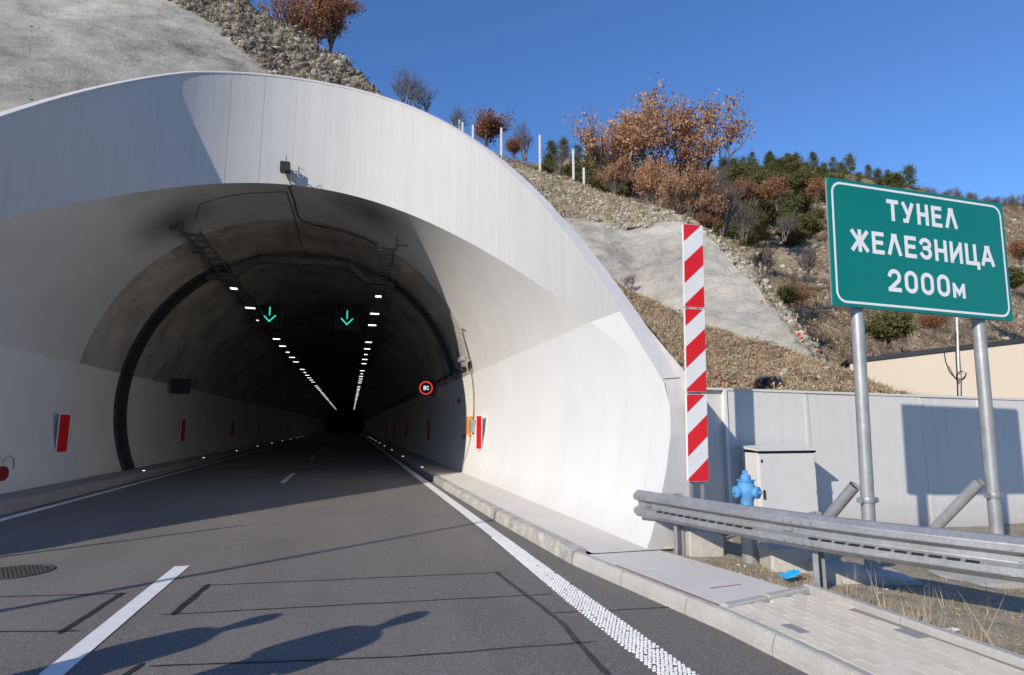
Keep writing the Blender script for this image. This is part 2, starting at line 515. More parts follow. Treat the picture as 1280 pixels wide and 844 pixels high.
    M['pine'] = random_mat('pine_needle', [(0.0, (0.04, 0.05, 0.018, 1)), (0.45, (0.10, 0.115, 0.036, 1)), (0.8, (0.17, 0.18, 0.055, 1)), (1.0, (0.24, 0.23, 0.085, 1))], 0.7, 0.5, 0.3)
    M['olive'] = random_mat('olive_scrub_leaf', [(0.0, (0.05, 0.056, 0.018, 1)), (0.5, (0.13, 0.13, 0.042, 1)), (1.0, (0.25, 0.22, 0.09, 1))], 0.8, 0.5, 0.3)
    M['scrub'] = random_mat('winter_scrub', [(0.0, g3(0.12, (1, .80, .62))), (0.3, g3(0.26, (1, .76, .56))), (0.55, g3(0.40, (1, .66, .44))), (0.8, g3(0.34, (1, .84, .50))), (1.0, g3(0.55, (1, .86, .66)))], 0.85, 0.12, 0.1)
    M['straw'] = random_mat('dry_grass', [(0.0, g3(0.26, (1, .78, .50))), (0.4, g3(0.48, (1, .80, .52))), (0.75, g3(0.62, (1, .85, .60))), (1.0, g3(0.74, (1, .90, .70)))], 0.85, 0.5, 0.35)
    M['straw_rust'] = random_mat('dry_weed', [(0.0, g3(0.24, (1, .66, .40))), (0.4, g3(0.50, (1, .68, .42))), (0.75, g3(0.62, (1, .80, .54))), (1.0, g3(0.36, (.95, 1.0, .5)))], 0.85, 0.5, 0.35)
    M['stone'] = random_mat('hill_stone', [(0.0, g3(0.13, (1, .90, .68))), (0.4, g3(0.28, (1, .91, .70))), (0.75, g3(0.41, (1, .92, .73))), (1.0, g3(0.54, (1, .95, .80)))], 0.9, 2.0)
    M['rock_dark'] = random_mat('dark_rock', [(0.0, g3(0.07, (1, .86, .68))), (0.4, g3(0.17, (1, .86, .68))), (0.75, g3(0.32, (1, .89, .72))), (1.0, g3(0.50, (1, .94, .80)))], 0.9, 2.0)
    M['thicket'] = random_mat('dark_thicket', [(0.0, g3(0.045, (1, .82, .70))), (0.5, g3(0.11, (1, .80, .64))), (0.8, g3(0.19, (1, .70, .48))), (1.0, g3(0.28, (1, .84, .66)))], 0.9, 0.2)
    M['skin'] = simple('skin', (0.42, 0.24, 0.17, 1), (0.48, 0.28, 0.2, 1), 8, 0.55)
    M['jacket'] = simple('dark_jacket', g3(0.03, (.8, .9, 1.2)), g3(0.05, (.8, .9, 1.2)), 20, 0.85)
    M['jacket_b'] = simple('grey_jacket', g3(0.10), g3(0.15), 20, 0.85)
    M['trousers'] = simple('dark_trousers', g3(0.02, (.8, .9, 1.3)), g3(0.04, (.8, .9, 1.3)), 20, 0.9)
    M['hair'] = simple('dark_hair', g3(0.015, (1, .8, .6)), g3(0.03, (1, .8, .6)), 30, 0.5)


make_materials()

# ------------------------------------------------------------------ ground, road, kerbs
CX, CZ, CR = -1.75, 2.3, 5.65        # tunnel profile: circle centre and radius
Y_END, Y_MOUTH, Y_DEEP = 6.75, 19.0, 330.0


def prof_x(z, s, r=CR):
    return CX + s * math.sqrt(max(r * r - (z - CZ) ** 2, 0.0))


def kerb_x(y):
    return float(np.interp(y, [-60, 3.4, 4.4, 6.9, 9.95, 15.6, 400], [2.98, 2.95, 2.9, 2.56, 2.46, 2.38, 2.38]))


def sheet(name, rows, mat, parent=None, kind='structure'):
    o = MB().grid(rows).build(name, mat, parent)
    if parent is None: o['kind'] = kind
    return o


sheet('ground', [[(-900, -300, -0.08), (900, -300, -0.08)], [(-900, 1500, -0.08), (900, 1500, -0.08)]], M['ground'])
ys = [-60, -20, 0, 2, 3.4, 4.4, 6.9, 9.95, 15.6, 30, 100, Y_DEEP]
sheet('road', [[(-6.12, y, 0), (kerb_x(y) + 0.06, y, 0)] for y in ys][::1], M['asphalt'])

# tar-sealed saw cuts of the induction loops
CUTS = [((-3.6, 7.09), (-2.02, 6.83), .022), ((-3.3, 6.02), (-2.0, 5.72), .022), ((-2.07, 6.86), (-2.13, 5.68), .055),
        ((-1.42, 6.965), (1.76, 6.71), .018), ((-1.50, 6.01), (1.95, 5.755), .020), ((-1.34, 7.0), (-1.41, 5.97), .055),
        ((1.62, 6.76), (1.74, 5.0), .045), ((1.74, 5.0), (1.66, 3.6), .045), ((1.74, 5.19), (2.88, 5.07), .022),
        ((-1.25, 4.79), (0.4, 4.52), .020), ((0.4, 4.52), (1.84, 4.45), .020), ((-1.3, 4.86), (-1.42, 4.4), .05)]
for a, b, w in CUTS:
    a, b = Vector((a[0], a[1], 0)), Vector((b[0], b[1], 0))
    d = (b - a).normalized()
    n = Vector((-d.y, d.x, 0))
    L = (b - a).length
    k = max(6, int(L / 0.07))
    r1, r2 = [], []
    for i in range(k + 1):
        p = a + d * (L * i / k)
        w1 = w * (0.5 + 0.22 * noise.noise(p * 9.0)) * (0.45 if i in (0, k) else 1)
        off = n * (0.012 * noise.noise(p * 3.0))
        r1.append(tuple(p + off + n * w1 + Vector((0, 0, 0.004))))
        r2.append(tuple(p + off - n * w1 + Vector((0, 0, 0.004))))
    o = MB().grid([r2, r1]).build('crack_seal', M['tar'], bpy.data.objects['road'])

# painted lines
def strip(name, x0, x1, y0, y1, mat, z=0.006, parent=None, seg=1.0):
    k = max(1, int((y1 - y0) / seg))
    yy = [y0 + (y1 - y0) * i / k for i in range(k + 1)]
    return MB().grid([[(x0, y, z), (x1, y, z)] for y in yy]).build(name, mat, parent)


road = bpy.data.objects['road']
strip('edge_line', 2.05, 2.245, 8.75, Y_DEEP, M['paint'], parent=road, seg=6)
strip('edge_line', -5.84, -5.68, 14.3, Y_DEEP, M['paint'], parent=road, seg=6)
for k in range(26):
    y0 = -3.1 + 11.0 * k + (3.55 if k else 3.0)
    if k == 0: strip('lane_dash', -1.895, -1.735, 1.9, 7.95, M['paint'], parent=road)
    else: strip('lane_dash', -1.88, -1.75, 18.5 + 13.3 * (k - 1), 22.3 + 13.3 * (k - 1), M['paint'], parent=road)
# agglomerate (dotted) part of the edge lines
mb = MB()
r2 = random.Random(3)


def blob(x, y, r, h=0.006):
    n = 6
    a0 = r2.random() * 6
    vs = [(x + r * math.cos(a0 + 6.283 * i / n) * r2.uniform(.8, 1.2), y + r * math.sin(a0 + 6.283 * i / n) * r2.uniform(.8, 1.25), 0.003) for i in range(n)]
    vs += [(x + (vx - x) * .72, y + (vy - y) * .72, 0.003 + h) for vx, vy, _ in vs]
    mb.add(vs, [(i, (i + 1) % n, n + (i + 1) % n, n + i) for i in range(n)] + [tuple(range(n, 2 * n))])


y = 2.4
row = 0
while y < 8.78:
    nx = 8
    for i in range(nx):
        xl = float(np.interp(y, [5.5, 8.8], [2.0, 2.055]))
        x = xl + (i + (0.5 if row % 2 else 0)) * (2.236 - xl) / 7.5
        if r2.random() < 0.97: blob(x + r2.uniform(-.002, .002), y + r2.uniform(-.003, .003), 0.0150 if y < 6.2 else 0.0150 + 0.0055 * (y - 6.2) / 2.5)
    y += 0.030
    row += 1
y = 10.0
while y < 14.4:
    for i in range(5):
        x = -5.84 + (i + (0.5 if row % 2 else 0)) * 0.0335
        blob(x, y, 0.0165)
    y += 0.036
    row += 1
o = mb.build('dotted_edge_line', M['paint'], road)
o['kind'] = 'stuff'

# manhole
mh = MB()
c = Vector((-3.53, 8.12, 0))
mh.lathe(c, [(0.36, 0.002), (0.36, 0.010), (0.33, 0.012), (0.325, 0.006), (0.02, 0.006)], 32)
for i in range(-7, 8):
    for j in range(-7, 8):
        x, y = i * 0.042 + (0.021 if j % 2 else 0), j * 0.042
        if x * x + y * y < 0.30 ** 2: mh.obox(c + Vector((x, y, 0.010)), (0.013, 0, 0), (0, 0.013, 0), (0, 0, 0.005))
tag(mh.build('manhole_cover', M['iron']), 'round cast iron manhole cover in the left lane asphalt', 'manhole cover')

# right kerb: long cast pieces by the tunnel walkway, metre-long stones nearer
kerb = MB().grid([[(kerb_x(y) + .03, y, 0.02), (kerb_x(y) + .12, y, 0.02)] for y in [-12, 3.4, 4.4, 6.9, 9.95, 15.6, 40, Y_DEEP]]).build('kerb', M['kerb'])
kerb['kind'] = 'structure'


def kerb_piece(y0, y1, mat, h, w, n=8, gap=0.006, chip=0.008, parent=kerb):
    pr_ = [(0.0, -0.03), (0.005, h * 0.45), (0.02, h - 0.03), (0.032, h - 0.008), (0.05, h), (w, h), (w, -0.03)]
    rows = []
    for i in range(n + 1):
        y = y0 + gap + (y1 - y0 - 2 * gap) * i / n
        r = []
        for q, (dx, z) in enumerate(pr_):
            j = noise.noise((y * 6.3, q * 1.7, z * 9)) * chip if 0 < q < 5 else 0
            r.append((kerb_x(y) + dx + abs(j), y, z + (j * 0.6 if q in (2, 3, 4) else 0)))
        rows.append(r)
    m = MB().grid(rows)
    k = len(pr_)
    m.f.append(tuple(range(k)))
    m.f.append(tuple(reversed(range(n * k, n * k + k))))
    return m.build('kerb_stone', mat, parent)


yk = 6.86
i = 0
while yk > -3:
    kerb_piece(yk - 1.0, yk, M['kerb'], 0.146 - 0.003 * (i % 2), 0.105, 8)
    yk -= 1.0
    i += 1
joints = [6.9, 10.12, 15.9] + [15.9 + 6 * k for k in range(1, 20)]
for i in range(len(joints) - 1):
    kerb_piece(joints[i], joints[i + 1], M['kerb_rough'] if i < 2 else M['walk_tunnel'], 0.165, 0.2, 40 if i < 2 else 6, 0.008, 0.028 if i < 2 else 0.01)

# left kerb and walkway
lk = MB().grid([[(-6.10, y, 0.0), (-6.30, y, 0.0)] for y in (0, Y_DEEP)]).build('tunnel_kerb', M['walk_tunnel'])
lk['kind'] = 'structure'
for i in range(40):
    y0, y1 = 4.0 + 6 * i, 10.0 + 6 * i
    pr_ = [(-6.08, -0.03), (-6.09, .17), (-6.12, .205), (-6.17, .21), (-6.34, .21), (-6.34, -.03)]
    m = MB().grid([[(x + 0.01 * noise.noise((x, y * 3, z)), y, z) for x, z in pr_][::-1] for y in [y0 + .006 + (5.988) * k / 8 for k in range(9)]])
    m.build('kerb_stone', M['walk_tunnel'], lk)
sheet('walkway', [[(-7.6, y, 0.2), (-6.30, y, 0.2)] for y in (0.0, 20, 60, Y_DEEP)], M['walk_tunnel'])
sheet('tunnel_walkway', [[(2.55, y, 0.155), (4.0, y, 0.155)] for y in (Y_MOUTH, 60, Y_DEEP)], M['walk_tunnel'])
rows = []
for k in range(25):
    y = 6.68 + (Y_MOUTH - 6.68) * k / 24
    rows.append([(kerb_x(y) + 0.16 + (3.95 - kerb_x(y) - .16) * j / 6, y, 0.156 + 0.004 * noise.noise((j * .5, y, 0))) for j in range(7)])
sheet('walkway_apron', rows, M['walk'])

# pavement in front of the portal end: cast slabs, a red marking, then small pavers
pav = sheet('pavement', [[(kerb_x(y) + .106, y, .142 if y < 4.6 else .12), (xr, y, .142 if y < 4.6 else .12)] for y, xr in ((-8, 4.05), (3.4, 4.03), (4.4, 4.02), (4.6, 4.02), (5.5, 3.75), (6.68, 3.60))], M['sand'])
slab_y = [6.672, 5.86, 4.97, 4.52]


def sx(y): return 3.60 + (3.96 - 3.60) * (6.67 - y) / (6.67 - 4.5)


for a, b in zip(slab_y[:-1], slab_y[1:]):
    last = b == 4.52
    xl0, xl1 = kerb_x(a) + 0.109, kerb_x(b) + 0.109
    bR = 4.78 if last else b
    vs = [(xl0, a - .005, .02), (sx(a), a - .005, .02), (sx(bR), bR + .005, .02), (xl1, b + .005, .02)]
    vs += [(x, y_, .148 + .002 * noise.noise((x * 5, y_ * 5, 1))) for x, y_, _ in vs]
    MB().add(vs, [(4, 7, 6, 5), (0, 1, 5, 4), (1, 2, 6, 5), (2, 3, 7, 6), (3, 0, 4, 7)]).build('paving_slab', M['walk'], pav)
p0, p1 = Vector((2.765, 6.09, .1525)), Vector((2.975, 4.56, .1525))
n = Vector((p1.y - p0.y, p0.x - p1.x, 0)).normalized() * 0.008
MB().add([p0 + n, p0 - n, p1 - n, p1 + n], [(0, 1, 2, 3)]).build('red_line', M['red_line'], pav)
MB().add([Vector((3.2, 5.02, .1525)), Vector((3.2, 5.035, .1525)), Vector((3.55, 5.075, .1525)), Vector((3.55, 5.065, .1525))], [(0, 3, 2, 1)]).build('red_line', M['red_line'], pav)
# transverse and longitudinal edging
edge = MB().grid([[(4.01, -8, 0.05), (4.09, -8, 0.05)], [(3.99, 4.76, 0.05), (4.07, 4.76, 0.05)]]).build('edging_kerb', M['kerb'])
edge['kind'] = 'structure'


def edging(p, q, w, z):
    p, q = Vector((p[0], p[1], 0)), Vector((q[0], q[1], 0))
    d = (q - p)
    L = d.length
    d.normalize()
    n = Vector((-d.y, d.x, 0)) * w / 2
    m = MB()
    a, b = p + d * .004, q - d * .004
    e = 0.012
    lo = [a - n, b - n, b + n, a + n]
    hi = [a - n * .7 + d * e * .5, b - n * .7 - d * e * .5, b + n * .7 - d * e * .5, a + n * .7 + d * e * .5]
    vs = [v + Vector((0, 0, .02)) for v in lo] + [v + Vector((0, 0, z - e)) for v in lo] + [v + Vector((0, 0, z)) for v in hi]
    fs = [(8, 9, 10, 11)]
    for k in (0, 4):
        fs += [(k + i, k + (i + 1) % 4, k + 4 + (i + 1) % 4, k + 4 + i) for i in range(4)]
    m.add(vs, fs).build('kerb_stone', M['kerb'], edge)


edging((2.99, 4.505), (3.48, 4.625), 0.08, 0.172)
edging((3.48, 4.625), (4.00, 4.755), 0.08, 0.180)
for k in range(11):
    edging((4.045 + .004 * k, 4.80 - k), (4.049 + .004 * k, 3.80 - k), 0.085, 0.195)
# pavers: 20 x 10 cm, stretcher courses along the road
pm, pmg = {}, None
for q in range(4):
    m = MB().box(-.0495, .0495, -.0995, .0995, 0.0, 0.062)
    pm[q] = m.mesh('paver', M['paver'])
pmg = MB().box(-.0495, .0495, -.0995, .0995, 0.0, 0.062).mesh('grey_paver', M['paver_grey'])
cnt = 0
for cix in range(10):
    for ry in range(24):
        yc = 4.62 - 0.2 * ry - (0.1 if cix % 2 else 0)
        xc = kerb_x(yc) + 0.1585 + 0.1 * cix
        top = 4.475 + (xc - 2.86) * (0.28 / 1.14) - 0.05
        if yc + 0.1 > top + 0.135 or xc > 3.965: continue
        if cnt >= 298: break
        grey = (cix, ry) in ((1, 3), (9, 2), (8, 5), (1, 4)) and (cix, ry) != (1, 4)
        o = link('paver', pmg if grey else pm[cnt % 4], pav, local=True)
        o.location = (xc, yc, 0.085 + rnd.uniform(-.001, .001))
        o.rotation_euler = (rnd.uniform(-.005, .005), rnd.uniform(-.008, .008), rnd.uniform(-.01, .01))
        cnt += 1

# verge behind the pavement, under the barrier
rows = []
for i in range(60):
    y = -6 + 13.9 * i / 59
    x0 = 4.07 if y < 4.8 else sx(min(y, 6.67)) - 0.01
    r = []
    for j in range(40):
        x = x0 + (16 - x0) * (j / 39.0) ** 1.6
        z = 0.125 + 0.035 * noise.noise((x * 1.5, y * 1.5, 0)) + 0.02 * noise.noise((x * 5, y * 5, 3)) - 0.12 * min(1, max(0, (x - 5.2) / 1.5))
        if j == 0: z = 0.128
        r.append((x, y, z))
    rows.append(r)
o = MB().grid(rows).build('verge', M['verge'], smooth=True)
o['kind'] = 'structure'

# ------------------------------------------------------------------ tunnel portal
RIM_Z = np.array([2.15, 3.32, 4.8, 6.38, 7.2, 7.7, 7.95])
RIM_Y = np.array([6.95, 9.17, 11.74, 14.2, 15.3, 15.85, 16.12])
RIM_P = np.polyfit(RIM_Z, RIM_Y, 3)


def rim_y(z):
    return float(np.polyval(RIM_P, z)) if z >= 2.15 else Y_END + (float(np.polyval(RIM_P, 2.15)) - Y_END) * max(0.0, (z - 1.75) / 0.4)


def top_z(y):
    return 2.2 + 0.96 * (y - 6.95)


TH0 = math.asin((2.15 - CZ) / CR)
NS = 97
ring = []     # rim from the left springing over the crown to the right springing: (x, y, z_in, z_top)
for i in range(NS):
    a = math.pi - TH0 - (math.pi - 2 * TH0) * i / (NS - 1)
    x, z = CX + CR * math.cos(a), CZ + CR * math.sin(a)
    y = rim_y(z)
    ring.append((x, y, z, max(top_z(y) - 0.26 * max(0.0, min(1.0, (-4.2 - x) / 2.4)), z + 0.03)))


def plan_normal(i):
    a, b = ring[max(i - 1, 0)], ring[min(i + 1, NS - 1)]
    t = Vector((b[0] - a[0], b[1] - a[1], 0)).normalized()
    return Vector((-t.y, t.x, 0))       # outwards (away from the road, towards the hill)


portal = empty('tunnel_portal', (CX, Y_END, 0), 'flared white concrete tunnel portal with sloping collar around the dark opening', 'tunnel portal')
# inner shell
rows = []
zs_low = [-0.1, 0.3, 0.7, 1.1, 1.5, 1.85]
prof = [(prof_x(z, -1), z) for z in zs_low] + [(r[0], r[2]) for r in ring] + [(prof_x(z, 1), z) for z in reversed(zs_low)]
for (x, z) in prof:
    y0 = rim_y(z)
    rows.append([(x, y0 + (Y_MOUTH - y0) * k / 14, z) for k in range(15)])
MB().grid(rows).build('inner_shell', M['shell'], portal, smooth=True)
# fascia core, coping, back of the collar
T = 0.24
core, cop, back = [], [], []
for i, (x, y, z0, z1) in enumerate(ring):
    n_ = plan_normal(i)
    b = Vector((x, y, 0)) + n_ * 0.018
    core.append([(b.x, b.y, z0 - 0.002), (b.x, b.y, z1 - 0.01)])
    w = T * float(np.interp(y, [7, 10, 13.5, 16.1], [1.0, 1.0, .5, .3]))
    o_ = Vector((x, y, 0)) + n_ * w
    zo = z1 + max(0.0, top_z(o_.y) - top_z(y)) if abs(n_.y) > 0.2 else z1 + 0.02
    e = Vector((x, y, 0)) - n_ * 0.012
    cop.append([(e.x, e.y, z1 - 0.035), (e.x, e.y, z1 + 0.004), (o_.x, o_.y, zo + 0.004), (o_.x, o_.y, zo - 0.2)])
    dxo = abs(o_.x - CX)
    zmin = CZ + math.sqrt(max((CR + .15) ** 2 - dxo ** 2, 0)) if dxo < CR + .15 else -0.1
    back.append([(o_.x, o_.y, zo - 0.1), (o_.x, o_.y, min(zmin, zo - .12))])
MB().grid(core).build('fascia_core', M['fascia'], portal)
MB().grid(cop).build('coping', M['coping'], portal, smooth='auto')
MB().grid(back).build('collar_back', M['walk_tunnel'], portal)
# fascia panels with open joints
acc = [0.0]
for i in range(1, NS):
    acc.append(acc[-1] + math.hypot(ring[i][0] - ring[i - 1][0], ring[i][1] - ring[i - 1][1]))
tot = acc[-1]
npan = 30


def ring_at(s):
    i = int(np.clip(np.searchsorted(acc, s) - 1, 0, NS - 2))
    f = (s - acc[i]) / (acc[i + 1] - acc[i])
    a, b = ring[i], ring[i + 1]
    na, nb = plan_normal(i), plan_normal(i + 1)
    return [a[k] + (b[k] - a[k]) * f for k in range(4)], (na.lerp(nb, f)).normalized()


for p in range(npan):
    s0, s1 = tot * p / npan, tot * (p + 1) / npan
    g = {12: .0016, 13: .004, 14: .0016, 15: .0012, 11: .0012}.get(p, 0.0006)
    off = rnd.uniform(-0.0012, 0.0012)
    fr, bk = [], []
    for k in range(6):
        (x, y, z0, z1), n_ = ring_at(s0 + g + (s1 - s0 - 2 * g) * k / 5)
        a = Vector((x, y, 0)) + n_ * off
        b = Vector((x, y, 0)) + n_ * 0.016
        z1 -= 0.012
        fr.append([(a.x, a.y, z0 + (z1 - z0) * q / 6) for q in range(7)])
        bk.append([(b.x, b.y, z0), (b.x, b.y, z1)])
    m = MB().grid(fr)
    m.grid([[fr[k][0] for k in range(6)][::-1], [bk[k][0] for k in range(6)][::-1]])
    m.grid([[fr[k][-1] for k in range(6)], [bk[k][1] for k in range(6)]])
    for k in (0, 5):
        m.add([fr[k][0], fr[k][-1], bk[k][1], bk[k][0]], [(0, 1, 2, 3) if k else (3, 2, 1, 0)])
    m.build('fascia_panel', M['fascia'], portal, smooth='auto')
# end faces of the collar (vertical, facing the camera)
for s in (-1, 1):
    zz = [-0.1, 0.3, 0.7, 1.1, 1.5, 1.85, 2.16]
    inn = [(prof_x(z, s), Y_END + 0.0, z) for z in zz]
    inn[-1] = (prof_x(2.16, s), rim_y(2.15), 2.2)
    inn[-2] = (prof_x(1.85, s), rim_y(1.85), 1.85)
    out = [(CX + s * (CR + T), y_ + .0, z_ + (0.02 if z_ > 2.1 else 0)) for x_, y_, z_ in inn]
    m = MB().grid([inn, out] if s > 0 else [out, inn])
    m.build('end_face', M['coping'], portal)
    MB().grid([[(CX + s * (CR + T), Y_END, -0.1), (CX + s * (CR + T), Y_END, 2.22)], [(CX + s * (CR + T), 7.9, -0.1), (CX + s * (CR + T), 7.9, 3.1)]]).build('collar_side', M['coping'], portal)

# ------------------------------------------------------------------ tunnel lining
tun = empty('tunnel', (CX, Y_MOUTH, 0), 'long concrete tunnel tube with pale lower walls fading into darkness', 'tunnel')


def lining(y0, y1, inset=0.0):
    pts = []
    for i in range(49):
        a = math.pi + 0.43 - (math.pi + 0.86) * i / 48
        pts.append((CX + (CR - inset) * math.cos(a), CZ + (CR - inset) * math.sin(a)))
    m = MB()
    m.grid([[(x, y, z) for x, z in pts] for y in (y0 + .012, y0 + (y1 - y0) * .33, y0 + (y1 - y0) * .66, y1 - .012)])
    # joint lips
    big = [(CX + (CR + .04) * (x - CX) / (CR - inset), CZ + (CR + .04) * (z - CZ) / (CR - inset)) for x, z in pts]
    m.grid([[(x, y0 + .012, z) for x, z in big], [(x, y0 + .012, z) for x, z in pts]])
    m.grid([[(x, y1 - .012, z) for x, z in pts], [(x, y1 - .012, z) for x, z in big]])
    m.build('lining_segment', M['lining'], tun, smooth='auto')


lining(Y_MOUTH + .01, 24.0)
yy = 24.0
while yy < Y_DEEP - 1:
    lining(yy, yy + 9.0)
    yy += 9.0
outer = [(CX + (CR + .05) * math.cos(math.pi + .45 - (math.pi + .9) * i / 48), CZ + (CR + .05) * math.sin(math.pi + .45 - (math.pi + .9) * i / 48)) for i in range(49)]
MB().grid([[(x, y, z) for x, z in outer] for y in (Y_MOUTH - .02, 60, Y_DEEP)]).build('outer_shell', M['steel_dark'], tun)
MB().add([(x, Y_DEEP, z) for x, z in outer], [tuple(range(49))]).build('dark_end_cap', M['steel_dark'], tun)  # added cap, its dark colour stands for the unlit tunnel beyond

# ------------------------------------------------------------------ hillsides
def fbm(p, sc, octv=4):
    return noise.fractal(Vector(p) * sc, 0.9, 2.1, octv)


def loft(rows, subs, cols, amp=0.0, sc=0.4, amp2=0.0, sc2=2.0, keep_first=False):  # uneven relief at two scales
    """rows of 3D points -> fine grid of points with uneven relief"""
    rs = []
    for r in rows:
        r = [Vector(p) for p in r]
        n = len(r) - 1
        out = []
        for c_ in range(cols + 1):
            u = c_ / cols * n
            i = min(int(u), n - 1)
            out.append(r[i].lerp(r[i + 1], u - i))
        # soften the corners of the polyline
        for _ in range(2):
            out = [out[0]] + [(out[i - 1] + out[i] * 2 + out[i + 1]) / 4 for i in range(1, cols)] + [out[-1]]
        rs.append(out)
    full = []
    for k in range(len(rs) - 1):
        for s in range(subs[k]):
            full.append([a.lerp(b, s / subs[k]) for a, b in zip(rs[k], rs[k + 1])])
    full.append(rs[-1])
    res = []
    for i, r in enumerate(full):
        rr = []
        for p in r:
            d = amp * fbm(p, sc) + amp2 * fbm(p + Vector((31, 7, 3)), sc2)
            if keep_first and i == 0: d = 0
            rr.append((p.x - d * 0.15, p.y - d * 0.5, p.z + d * 0.8))
        res.append(rr)
    return res


def lower(p, dy, dz):
    return Vector(p) + Vector((0, dy, dz))


row0 = [Vector((x, 7.98, 2.0)) for x in (4.3, 4.4, 4.5, 4.8, 5.3, 6.2, 7.4, 8.8, 10.6)]
row1 = [at(480, 250, 17.8), at(640, 300, 17.5), at(700, 330, 17.0), at(760, 352, 16.5), at(800, 372, 15.5), at(850, 396, 13.5), at(930, 421, 11.6), at(1010, 456, 10.0), at(1062, 490, 8.5)]
row2 = [at(480, 180, 22), at(600, 232, 22), at(680, 266, 21), at(740, 278, 20), at(800, 275, 19.5), at(850, 277, 18.5), at(905, 314, 16), at(960, 374, 13), at(1015, 453, 10.4)]
row3 = [at(480, 125, 31), at(560, 170, 31), at(640, 204, 31), at(690, 220, 30), at(745, 236, 28), at(858, 276, 19.5), at(920, 314, 16.6), at(972, 368, 13.6), at(1030, 450, 10.8)]
row4 = [lower(p, 7, -0.5 if i < 5 else -2.5) for i, p in enumerate(row3)]
bank_rows = loft([row0[1:], row1[1:]], [26], 70, 0.22, 0.5, 0.10, 2.2, keep_first=True)
bank = MB().grid(bank_rows).build('grass_bank', M['bank'], smooth=True)
bank['kind'] = 'structure'
shot_rows = loft([[lower(p, 0.02, -0.15) for p in row1], row2], [44], 120, 0.20, 0.45, 0.07, 2.2)
o = MB().grid(shot_rows).build('shotcrete_slope', M['shotcrete'], smooth=True)
o['kind'] = 'structure'
scree_rows = loft([[lower(p, -0.30, -0.42) for p in row2], row3, row4], [26, 10], 90, 0.25, 0.5, 0.14, 2.4)
scree = MB().grid(scree_rows).build('stony_slope', M['scree'], smooth=True)
scree['kind'] = 'structure'

# left hill: sprayed concrete face with a rocky shoulder
HA, HB, HC = 10.0, 1.1, 0.15


def lh_plane(x, y):
    return HA + HB * (y - 17.5) - HC * (x + 2)


def on_plane(px, py):
    d = at(px, py, 1.0) - Vector((0, 0, CAM_H))
    t = (HA - HB * 17.5 - HC * 2 - CAM_H) / (d.z - HB * d.y + HC * d.x)
    return Vector((0, 0, CAM_H)) + d * t


sky_pts = [on_plane(*q) for q in ((488, 124), (480, 116), (455, 94), (430, 72), (388, 48), (331, 21), (293, -8), (233, -58))]
edge_pts = [on_plane(*q) for q in ((372, 128), (345, 96), (331, 84), (306, 64), (270, 34), (210, 0), (160, -30), (100, -70))]
sy, sxx = zip(*sorted((p.y, p.x) for p in sky_pts))
ey, ex = zip(*sorted((p.y, p.x) for p in edge_pts))


def x_sky(y): return float(np.interp(y, sy, sxx)) - 0.25
def x_edge(y): return float(np.interp(y, ey, ex))
def fascia_y(x): return float(np.interp(x, [r[0] for r in ring[:NS // 2 + 1]] + [r[0] for r in ring[NS // 2 + 1:]], [r[1] for r in ring]))


def lh(x, y):
    z = lh_plane(x, y)
    xs = x_sky(y)
    z += 0.30 * fbm((x, y, 0), 0.22) + 0.05 * fbm((x, y, 5), 1.4)
    if x > x_edge(y): z += 0.30 * fbm((x, y, 9), 0.9) + 0.16 * abs(noise.noise((x * 2.2, y * 2.2, 2)))
    if x > xs: z -= (x - xs) * 1.1
    if y > 34: z -= (y - 34) * 0.75
    if x < -20: z -= (-20 - x) * 0.25
    dx = abs(x - CX)
    if dx < CR + .3 and y > 14:
        z = max(z, CZ + math.sqrt((CR + .3) ** 2 - dx * dx) + 0.05)
    return z


gx = np.concatenate([np.linspace(-46, -16, 34), np.linspace(-15.6, 7, 150)])
gy = np.concatenate([np.linspace(8.2, 30, 130), np.linspace(30.4, 62, 40)])
P = [[(float(x), float(y), lh(float(x), float(y))) for x in gx] for y in gy]
V = [p for r in P for p in r]
nx = len(gx)
fs_shot, fs_rock = [], []
for j in range(len(gy) - 1):
    for i in range(nx - 1):
        xm, ym = (gx[i] + gx[i + 1]) / 2, (gy[j] + gy[j + 1]) / 2
        if abs(xm - CX) < CR + 0.75 and ym < fascia_y(float(np.clip(xm, CX - CR, CX + CR))) + 0.42: continue
        if xm > CX and ym < 16.2: continue
        if xm > 4.3 and ym < 19: continue
        q = (j * nx + i, j * nx + i + 1, (j + 1) * nx + i + 1, (j + 1) * nx + i)
        (fs_rock if xm > x_edge(ym) + 0.35 * noise.noise((xm * 1.3, ym * 1.3, 0)) else fs_shot).append(q)


def sub_mesh(name, fs, mat):
    used = sorted(set(i for q in fs for i in q))
    ix = {k: i for i, k in enumerate(used)}
    m = MB()
    m.v = [V[k] for k in used]
    m.f = [tuple(ix[i] for i in q) for q in fs]
    o = m.build(name, mat, smooth=True)
    o['kind'] = 'structure'
    return o


sub_mesh('shotcrete_face', fs_shot, M['shotcrete_shaded'])
shoulder = sub_mesh('rocky_shoulder', fs_rock, M['shoulder'])

